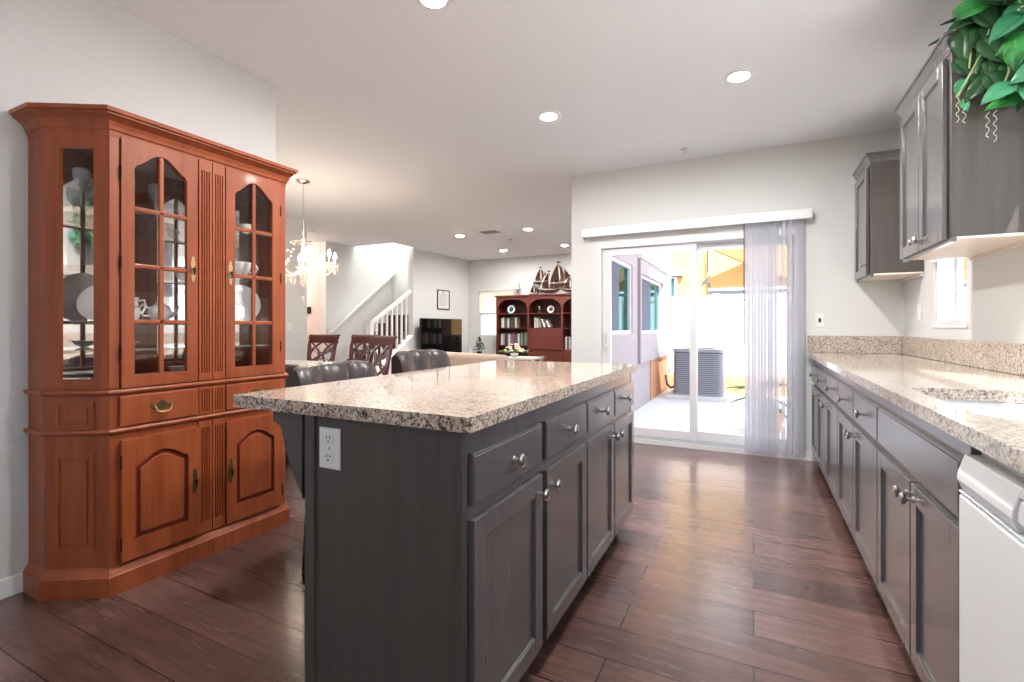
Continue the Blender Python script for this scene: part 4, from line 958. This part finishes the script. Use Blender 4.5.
stand_plate(-4.62, 1.469, .05, 'plate_grey', 'small grey dish beside the green centred plate') if False else None
stand_plate(-3.94, 1.469, .080, 'porcelain', 'round white plate with a brown centre on the top middle shelf', M['mahog'])
t = thing('ornament', 'small dark figurine left of the round plate on the top middle shelf', 'figurine', (-4.22, 9.80, 1.469))
put('body', MB().lathe([(.04, 1.469), (.035, 1.49), (.02, 1.53), (.03, 1.56), (.012, 1.59)], (-4.22, 9.80, 0), seg=14), 'ship', t, smooth=True); put('head', MB().ball((-4.22, 9.80, 1.605), .02).ball((-4.20, 9.79, 1.56), .018), 'plate_grey', t, smooth=True)
# sailing ship ornament
sh = thing('ship_sculpture', 'metal wall sculpture of sailing ships above the bookcase', 'wall sculpture', (-4.0, YF-.02, 1.95))
def ship(x, z, s, yy=YF-.06):
    def P(a, b): return (x+a*s, z+b*s)
    hull = [P(-.50, .10), P(-.40, -.02), P(-.15, -.09), P(.2, -.09), P(.42, .0), P(.55, .12), P(.2, .06), P(-.2, .06)]
    o = put('ship_hull', MB().prism(hull, 'y', yy-.02, yy+.02), 'ship', sh, bevel=.004)
    put('hull_stripe', MB().prism([P(-.52, .12), P(-.2, .075), P(.2, .075), P(.57, .14), P(.2, .10), P(-.2, .10)], 'y', yy-.022, yy+.018), 'shipw', o)
    put('mast', MB().tube([(x, yy, z+.05*s), (x, yy, z+.98*s)], .009*s+.003, 6).tube([(x+.28*s, yy, z+.05*s), (x+.28*s, yy, z+.70*s)], .008*s+.003, 6), 'ship', o)
    put('pennant', MB().prism([P(-.12, .98), P(.0, .93), P(.14, .97), P(.0, 1.0)], 'y', yy-.006, yy+.006), 'ship', o)
    for pts, m in (([(-.03, .14), (-.34, .16), (-.36, .35), (-.22, .66), (-.03, .88)], 'ship'), ([(.03, .14), (.22, .15), (.24, .45), (.16, .72), (.03, .86)], 'ship2'), ([(.31, .15), (.50, .19), (.48, .42), (.31, .64)], 'ship')):
        sp_ = [P(a, b) for a, b in pts]; g = MB(); g.prism(sp_, 'y', yy-.014, yy+.006); q = put('sail', g, m, o, bevel=.004)
    put('sail_edge', MB().prism([P(-.37, .15), P(-.40, .36), P(-.25, .68), P(-.03, .90), P(-.2, .62), P(-.32, .35)], 'y', yy-.020, yy+.004), 'shipw', o)
    put('sail_edge', MB().prism([P(.04, .13), P(.02, .5), P(.02, .88), P(.07, .6), P(.10, .3)], 'y', yy-.020, yy+.004), 'shipw', o)
ship(-4.43, 1.90, .25); ship(-4.27, 2.15, .36); ship(-4.07, 1.96, .46); ship(-3.84, 2.09, .52); ship(-3.58, 1.955, .34)
put('wall_rods', MB().tube([(-4.43, YF-.03, 1.93), (-4.26, YF-.03, 2.16), (-4.06, YF-.03, 1.98), (-3.83, YF-.03, 2.12), (-3.58, YF-.03, 1.98)], .006, 6).tube([(-4.0, YF-.001, 2.0), (-4.0, YF-.04, 2.0)], .008, 6).tube([(-3.83, YF-.001, 2.12), (-3.83, YF-.06, 2.12)], .008, 6), 'ship', sh)
sc = thing('wall_sconce', 'white candle on a small bracket left of the ship sculpture', 'sconce', (-4.83, YF-.08, 2.0))
put('bracket', MB().tube([(-4.83, YF-.001, 1.92), (-4.83, YF-.05, 1.94), (-4.83, YF-.09, 2.0)], .008).lathe([(.02, 2.0), (.09, 2.012), (.095, 2.02), (.02, 2.015)], (-4.83, YF-.10, 0), seg=20), 'rim', sc, smooth=True)
put('candle', MB().lathe([(.042, 2.0165), (.042, 2.18), (.03, 2.185)], (-4.83, YF-.10, 0), seg=20), 'candle', sc, smooth=True)

# ------------------------------------------------------------------ trailing plant on the wall cabinet
iv = thing('trailing_plant', 'green trailing plant spilling over the near wall cabinet', 'plant', (.95, 2.82, 2.445))
put('pot', MB().lathe([(.085, 2.445), (.11, 2.56), (.115, 2.565), (.10, 2.565), (.09, 2.54)], (.965, 2.95, 0), seg=24), 'kick', iv, smooth=True)
def leaf(g, base, d, nrm, ln, wd, cup=.12):
    """ heart shaped leaf with a mid rib, tip along d """
    d = Vector(d).normalized(); n_ = Vector(nrm); n_ = (n_-d*n_.dot(d)).normalized(); s_ = d.cross(n_)
    st = [(0, .18), (.06, .62), (.18, .92), (.34, 1.0), (.55, .86), (.75, .56), (.9, .24), (1, 0)]
    b = Vector(base); mid = []; lf = []; rt = []
    for q, w in st:
        droop = -.22*ln*q*q; c = b+d*(ln*q)+n_*droop
        mid.append(g.v(c-n_*.006)); lf.append(g.v(c+s_*wd/2*w+n_*(cup*wd*w)-d*(.10*ln if q < .1 else 0))); rt.append(g.v(c-s_*wd/2*w+n_*(cup*wd*w)-d*(.10*ln if q < .1 else 0)))
    for i in range(len(st)-1):
        g.f([mid[i], mid[i+1], lf[i+1], lf[i]]); g.f([rt[i], rt[i+1], mid[i+1], mid[i]])
LG = {k: MB() for k in ('leaf', 'leaf2', 'leaf3')}; vn = MB(); td = MB()
# (x, z, y-distance from the cabinet side, tip angle in the x-z plane, length, colour)
FR = [(.800, 2.46, .06, 195, .11, 'leaf2'), (.835, 2.50, .10, 20, .14, 'leaf'), (.90, 2.515, .12, -25, .13, 'leaf2'), (.955, 2.50, .14, -15, .15, 'leaf'), (.80, 2.36, .05, -100, .12, 'leaf2'), (.86, 2.36, .06, -80, .12, 'leaf2'), (.905, 2.37, .12, -150, .13, 'leaf3'),
      (.95, 2.40, .10, -120, .14, 'leaf3'), (.84, 2.285, .05, -95, .10, 'leaf2'), (.885, 2.30, .09, -70, .12, 'leaf2'), (.935, 2.30, .13, -160, .12, 'leaf'), (.86, 2.22, .05, -115, .13, 'leaf2'), (.93, 2.235, .15, -80, .10, 'leaf'), (.985, 2.28, .12, -95, .13, 'leaf3'),
      (.79, 2.19, .05, -120, .06, 'leaf3'), (.835, 2.165, .06, -130, .10, 'leaf2'), (.90, 2.16, .07, -70, .11, 'leaf2'), (.975, 2.17, .15, -165, .13, 'leaf3'), (.945, 2.20, .06, -100, .12, 'leaf2'), (.88, 2.11, .12, -150, .11, 'leaf3'), (.915, 2.085, .08, -170, .11, 'leaf'),
      (.96, 2.09, .07, -85, .10, 'leaf2'), (.995, 2.07, .12, -60, .11, 'leaf3'), (1.02, 2.20, .10, -60, .12, 'leaf'), (.81, 2.11, .04, -75, .05, 'leaf3'), (1.03, 2.35, .12, -40, .14, 'leaf2'), (1.02, 2.46, .13, 10, .14, 'leaf'), (.975, 2.35, .05, -100, .13, 'leaf2'), (.925, 2.42, .05, -110, .13, 'leaf2'),
      (1.04, 2.12, .06, -90, .12, 'leaf2'), (.87, 2.44, .08, -60, .12, 'leaf2'), (.905, 2.24, .04, -95, .13, 'leaf2'), (.965, 2.46, .10, -90, .12, 'leaf2'), (1.06, 2.27, .05, -100, .13, 'leaf2'), (.83, 2.42, .05, -75, .11, 'leaf2'), (.80, 2.27, .045, -60, .08, 'leaf2'), (.87, 2.19, .045, -60, .10, 'leaf2'), (.90, 2.33, .05, -95, .12, 'leaf2'), (1.0, 2.15, .045, -100, .12, 'leaf2'), (.95, 2.14, .045, -110, .12, 'leaf2'), (1.0, 2.38, .06, -70, .13, 'leaf2'), (.985, 2.52, .15, -40, .14, 'leaf2'), (.86, 2.53, .10, 150, .13, 'leaf2'), (.91, 2.545, .16, 10, .13, 'leaf')]
for x, z, dy, a, ln, m in FR:
    a = R(a+random.uniform(-8, 8)); y = 2.765-dy
    leaf(LG[m], (x-.5*ln*cos(a), y, z-.5*ln*sin(a)), (cos(a), random.uniform(-.25, .1), sin(a)), (random.uniform(-.35, .1), -1, .45+random.uniform(-.2, .2)), ln, ln*.74)
for k in range(46):
    a = random.uniform(0, 6.28); x = random.uniform(.88, 1.07); y = random.uniform(2.72, 3.0); z = random.uniform(2.50, 2.62); ln = random.uniform(.09, .14)
    leaf(LG[random.choice(['leaf', 'leaf2', 'leaf2'])], (x, y, z), (cos(a)*.8, sin(a)*.8, random.uniform(-.4, .4)), (cos(a)*.2, sin(a)*.2-.3, 1), ln, ln*.74)
for pts in (((.93, 2.90, 2.55), (.90, 2.74, 2.50), (.885, 2.70, 2.42), (.85, 2.695, 2.30), (.80, 2.70, 2.19), (.785, 2.715, 2.15)), ((.95, 2.90, 2.55), (.95, 2.72, 2.49), (.94, 2.68, 2.35), (.93, 2.67, 2.20), (.90, 2.68, 2.10)),
            ((.98, 2.90, 2.55), (1.0, 2.72, 2.48), (.99, 2.68, 2.30), (.98, 2.67, 2.10)), ((.90, 2.92, 2.55), (.86, 2.76, 2.50), (.83, 2.71, 2.40), (.82, 2.71, 2.26))): vn.tube(pts, [.004]*len(pts), 6)
for x, z, n_, y in ((.783, 2.17, 7, 2.715), (.805, 2.10, 4, 2.715), (.875, 2.06, 6, 2.70), (.895, 2.06, 7, 2.69)):
    td.tube([(x+.006*cos(i*1.6), y+.006*sin(i*1.6), z-.011*i*.9) for i in range(n_*2)], .0013, 5)
for k in range(14): td.ball((.962+random.uniform(-.012, .012), 2.64+random.uniform(-.01, .01), 2.50-.005*k), .005, u=6, v=4)
for k, m in LG.items():
    o = put('leaves', m, k, iv, smooth=True); md = o.modifiers.new('thickness', 'SOLIDIFY'); md.thickness = .0016
put('vines', vn, 'vine', iv, smooth=True); put('tendrils', td, 'tendril', iv)

# ------------------------------------------------------------------ outdoors
g = MB(); g.box(-40, 40, -40, 60, -.26, -.16); struct('ground', g, 'soil')
struct('ground_rear_bounce', MB().box(-14, 14, -20, YN-.16, -.1595, -.06), 'concrete')  # unseen pale slab, added to bounce sunlight up through the rear window
struct('ground_side', MB().box(XR+.16, 14, YN-.15, YB+.15, -.1595, -.06), 'concrete')  # pale concrete added here to bounce sunlight in over the sink
struct('ground_garden', MB().box(XG+.236, 14, YB+.16, 10.0, -.1595, -.06), 'soil')
g = MB(); g.box(XG+.236, 6, YB+.155, 9.55, -.0595, -.035); struct('patio', g, 'concrete')
g = MB(); g.box(XG+.24, 6, YB+.151, YB+.19, -.0345, -.005); struct('trim_threshold', g, 'concrete')
struct('ground_bank', MB().box(-12, 14, 10.02, 60, -.1595, .235), 'soil')
g = MB()
for r_ in range(2):
    for k in range(22): g.box(-1.9+k*.40+.2*(r_ % 2), -1.9+k*.40+.2*(r_ % 2)+.395, 9.84, 10.015, -.0595+r_*.148, -.0595+r_*.148+.145)
struct('wall_retaining', g, 'block')
fe = thing('vinyl_fence', 'tall white vinyl fence behind the patio', 'fence', (1, 10.1, .235))
put('top_rail', MB().box(-3.2, 7, 10.05, 10.12, 1.68, 1.775), 'fence', fe, bevel=.004); put('bottom_rail', MB().box(-3.2, 7, 10.05, 10.12, .25, .34), 'fence', fe, bevel=.004)
for a, b in ((-3.1, -.71), (-.57, 1.83), (1.97, 4.37), (4.5, 6.9)):
    g = MB(); n = int((b-a)/.152)
    for k in range(n): g.box(a+k*(b-a)/n+.004, a+(k+1)*(b-a)/n-.004, 10.07, 10.10, .341, 1.679)
    g.box(a, b, 10.078, 10.092, .341, 1.679)
    put('boards', g, 'fence', fe, bevel=.002)
for x in (-.64, 1.90, 4.43): put('post', MB().box(x-.064, x+.064, 10.02, 10.15, .236, 1.80), 'fence', fe, bevel=.004)
ac = thing('air_conditioner', 'grey outdoor air conditioning unit on its pad by the fence', 'air conditioner', (-.84, 8.85, -.035))
put('pad', MB().box(-1.32, -.36, 8.42, 9.32, -.0345, .03), 'concrete', ac, bevel=.006)
ax0, ax1, ay0, ay1 = -1.215, -.445, 8.50, 9.27
g = MB(); g.prism(rrect(ax0+.01, ax1-.01, ay0+.01, ay1-.01, .07), 'z', .065, .745); put('coil_core', g, 'ac_dark', ac)
g = MB()
for k in range(20): g.plate(rrect(ax0, ax1, ay0, ay1, .08, 4), [rrect(ax0+.012, ax1-.012, ay0+.012, ay1-.012, .07, 4)], 'z', .085+k*.0325, .107+k*.0325)
put('louvres', g, 'ac', ac)
put('base_pan', MB().prism(rrect(ax0-.005, ax1+.005, ay0-.005, ay1+.005, .08), 'z', .031, .075), 'ac', ac, bevel=.003)
put('top_cover', MB().plate(rrect(ax0-.008, ax1+.008, ay0-.008, ay1+.008, .08), [[(-.83+.27*cos(a), 8.885+.27*sin(a)) for a in [2*pi*i/28 for i in range(28)]]], 'z', .745, .80), 'ac', ac, bevel=.004)
g = MB()
for r_ in (.06, .11, .16, .21, .255): g.tube([(-.83+r_*cos(a), 8.885+r_*sin(a), .80) for a in [2*pi*i/24 for i in range(24)]], .004, 5, True)
for k in range(4): a = k*pi/4; g.tube([(-.83+.275*cos(a), 8.885+.275*sin(a), .798), (-.83-.275*cos(a), 8.885-.275*sin(a), .798)], .004, 5)
put('fan_guard', g, 'ac_dark', ac)
tag(put('refrigerant_pipe', MB().tube([(-1.48, 9.45, .26), (-1.44, 9.35, .10), (-1.36, 9.25, .05), (-1.245, 9.05, .12)], .022), 'black', None, (-1.4, 9.3, .1), smooth=True), 'black insulated pipe running from the house corner to the air conditioner', 'pipe')
pl = thing('garden_plant', 'green broad leaved plant peeking out left of the blind outside', 'plant', (.02, 6.25, -.035))
put('pot', MB().lathe([(.11, -.0345), (.15, .20), (.16, .21), (.14, .21), (.13, .17)], (.16, 6.25, 0), seg=22), 'stucco_tan', pl, smooth=True)
g = MB()
for k in range(15):
    a = 2*pi*k/15+.3; e = random.uniform(.1, .9); leaf(g, (.10+.03*cos(a), 6.25+.03*sin(a), .26+.28*e), (cos(a), sin(a), .6-1.1*(1-e)), (0, 0, 1), random.uniform(.26, .38), .115)
o = put('leaves', g, 'leaf', pl, smooth=True); md = o.modifiers.new('thickness', 'SOLIDIFY'); md.thickness = .002
put('stem', MB().tube([(.14, 6.25, .17), (.10, 6.25, .55)], .012), 'vine', pl)
# neighbouring house
nh = thing('neighbour_house', 'yellow stucco house with a tan eave beyond the fence', 'house', (-1, 16, .235))
put('wall', MB().box(-8, -1.30, 15.0, 21, .236, 7.0), 'yellow', nh); put('wall', MB().box(-1.30, 5.5, 16.2, 21, .236, 5.6), mat('pale_yellow_stucco', rgb(222, 208, 156), .9), nh)
put('roof', MB().prism([(-1.07, 3.43), (-.217, 2.98), (2.0, 1.95), (6.0, 1.95), (6.0, 6.2), (4.6, 6.2), (-1.07, 3.75)], 'y', 15.2, 15.5), 'roof', nh); put('roof', MB().box(-1.5, 5.7, 15.5, 21.2, 5.6, 5.8), 'roof', nh)
w = put('window', MB().plate(rect(-2.36, -2.02, 2.02, 2.66), [rect(-2.33, -2.10, 2.08, 2.60)], 'y', 14.95, 15.0), 'white', nh); put('pane', MB().box(-2.34, -2.09, 14.97, 14.99, 2.07, 2.61), 'teal', w); put('window_hood', MB().box(-2.45, -1.86, 14.86, 15.0, 2.68, 2.82), 'white', w)
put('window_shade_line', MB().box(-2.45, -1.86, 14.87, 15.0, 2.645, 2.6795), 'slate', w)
put('downpipe', MB().tube([(-1.20, 15.15, 3.7), (-1.20, 15.15, 2.75)], .02), 'slate', nh)
lr = thing('garden_shed_roof', 'low roof with a dark gutter line just above the fence', 'shed', (0, 12.6, .235))
put('wall', MB().box(-.85, 4.6, 12.3, 13.8, .236, 1.98), 'fence', lr); put('gutter', MB().box(-.95, 4.7, 12.15, 12.299, 1.945, 2.005), 'slate', lr); put('roof', MB().prism([(12.15, 2.006), (13.9, 2.006), (13.9, 2.15), (12.15, 2.06)], 'x', -.95, 4.7), 'fence', lr)
sd = thing('satellite_dish', 'small satellite dish on the low roof beyond the fence', 'satellite dish', (-.92, 12.3, 2.06))
g = MB(); g.X = Matrix.Translation((-.98, 12.22, 2.24)) @ Matrix.Rotation(R(-50), 4, 'Y') @ Matrix.Rotation(R(10), 4, 'X'); g.lathe([(.001, 0), (.11, .012), (.19, .04), (.195, .042), (.12, .006), (.001, -.008)], seg=24); put('dish', g, 'slate', sd, smooth=True)
put('mount', MB().tube([(-.90, 12.25, 2.062), (-.94, 12.24, 2.20)], .02).tube([(-.98, 12.2, 2.18), (-1.12, 12.1, 2.26)], .01), 'slate', sd)
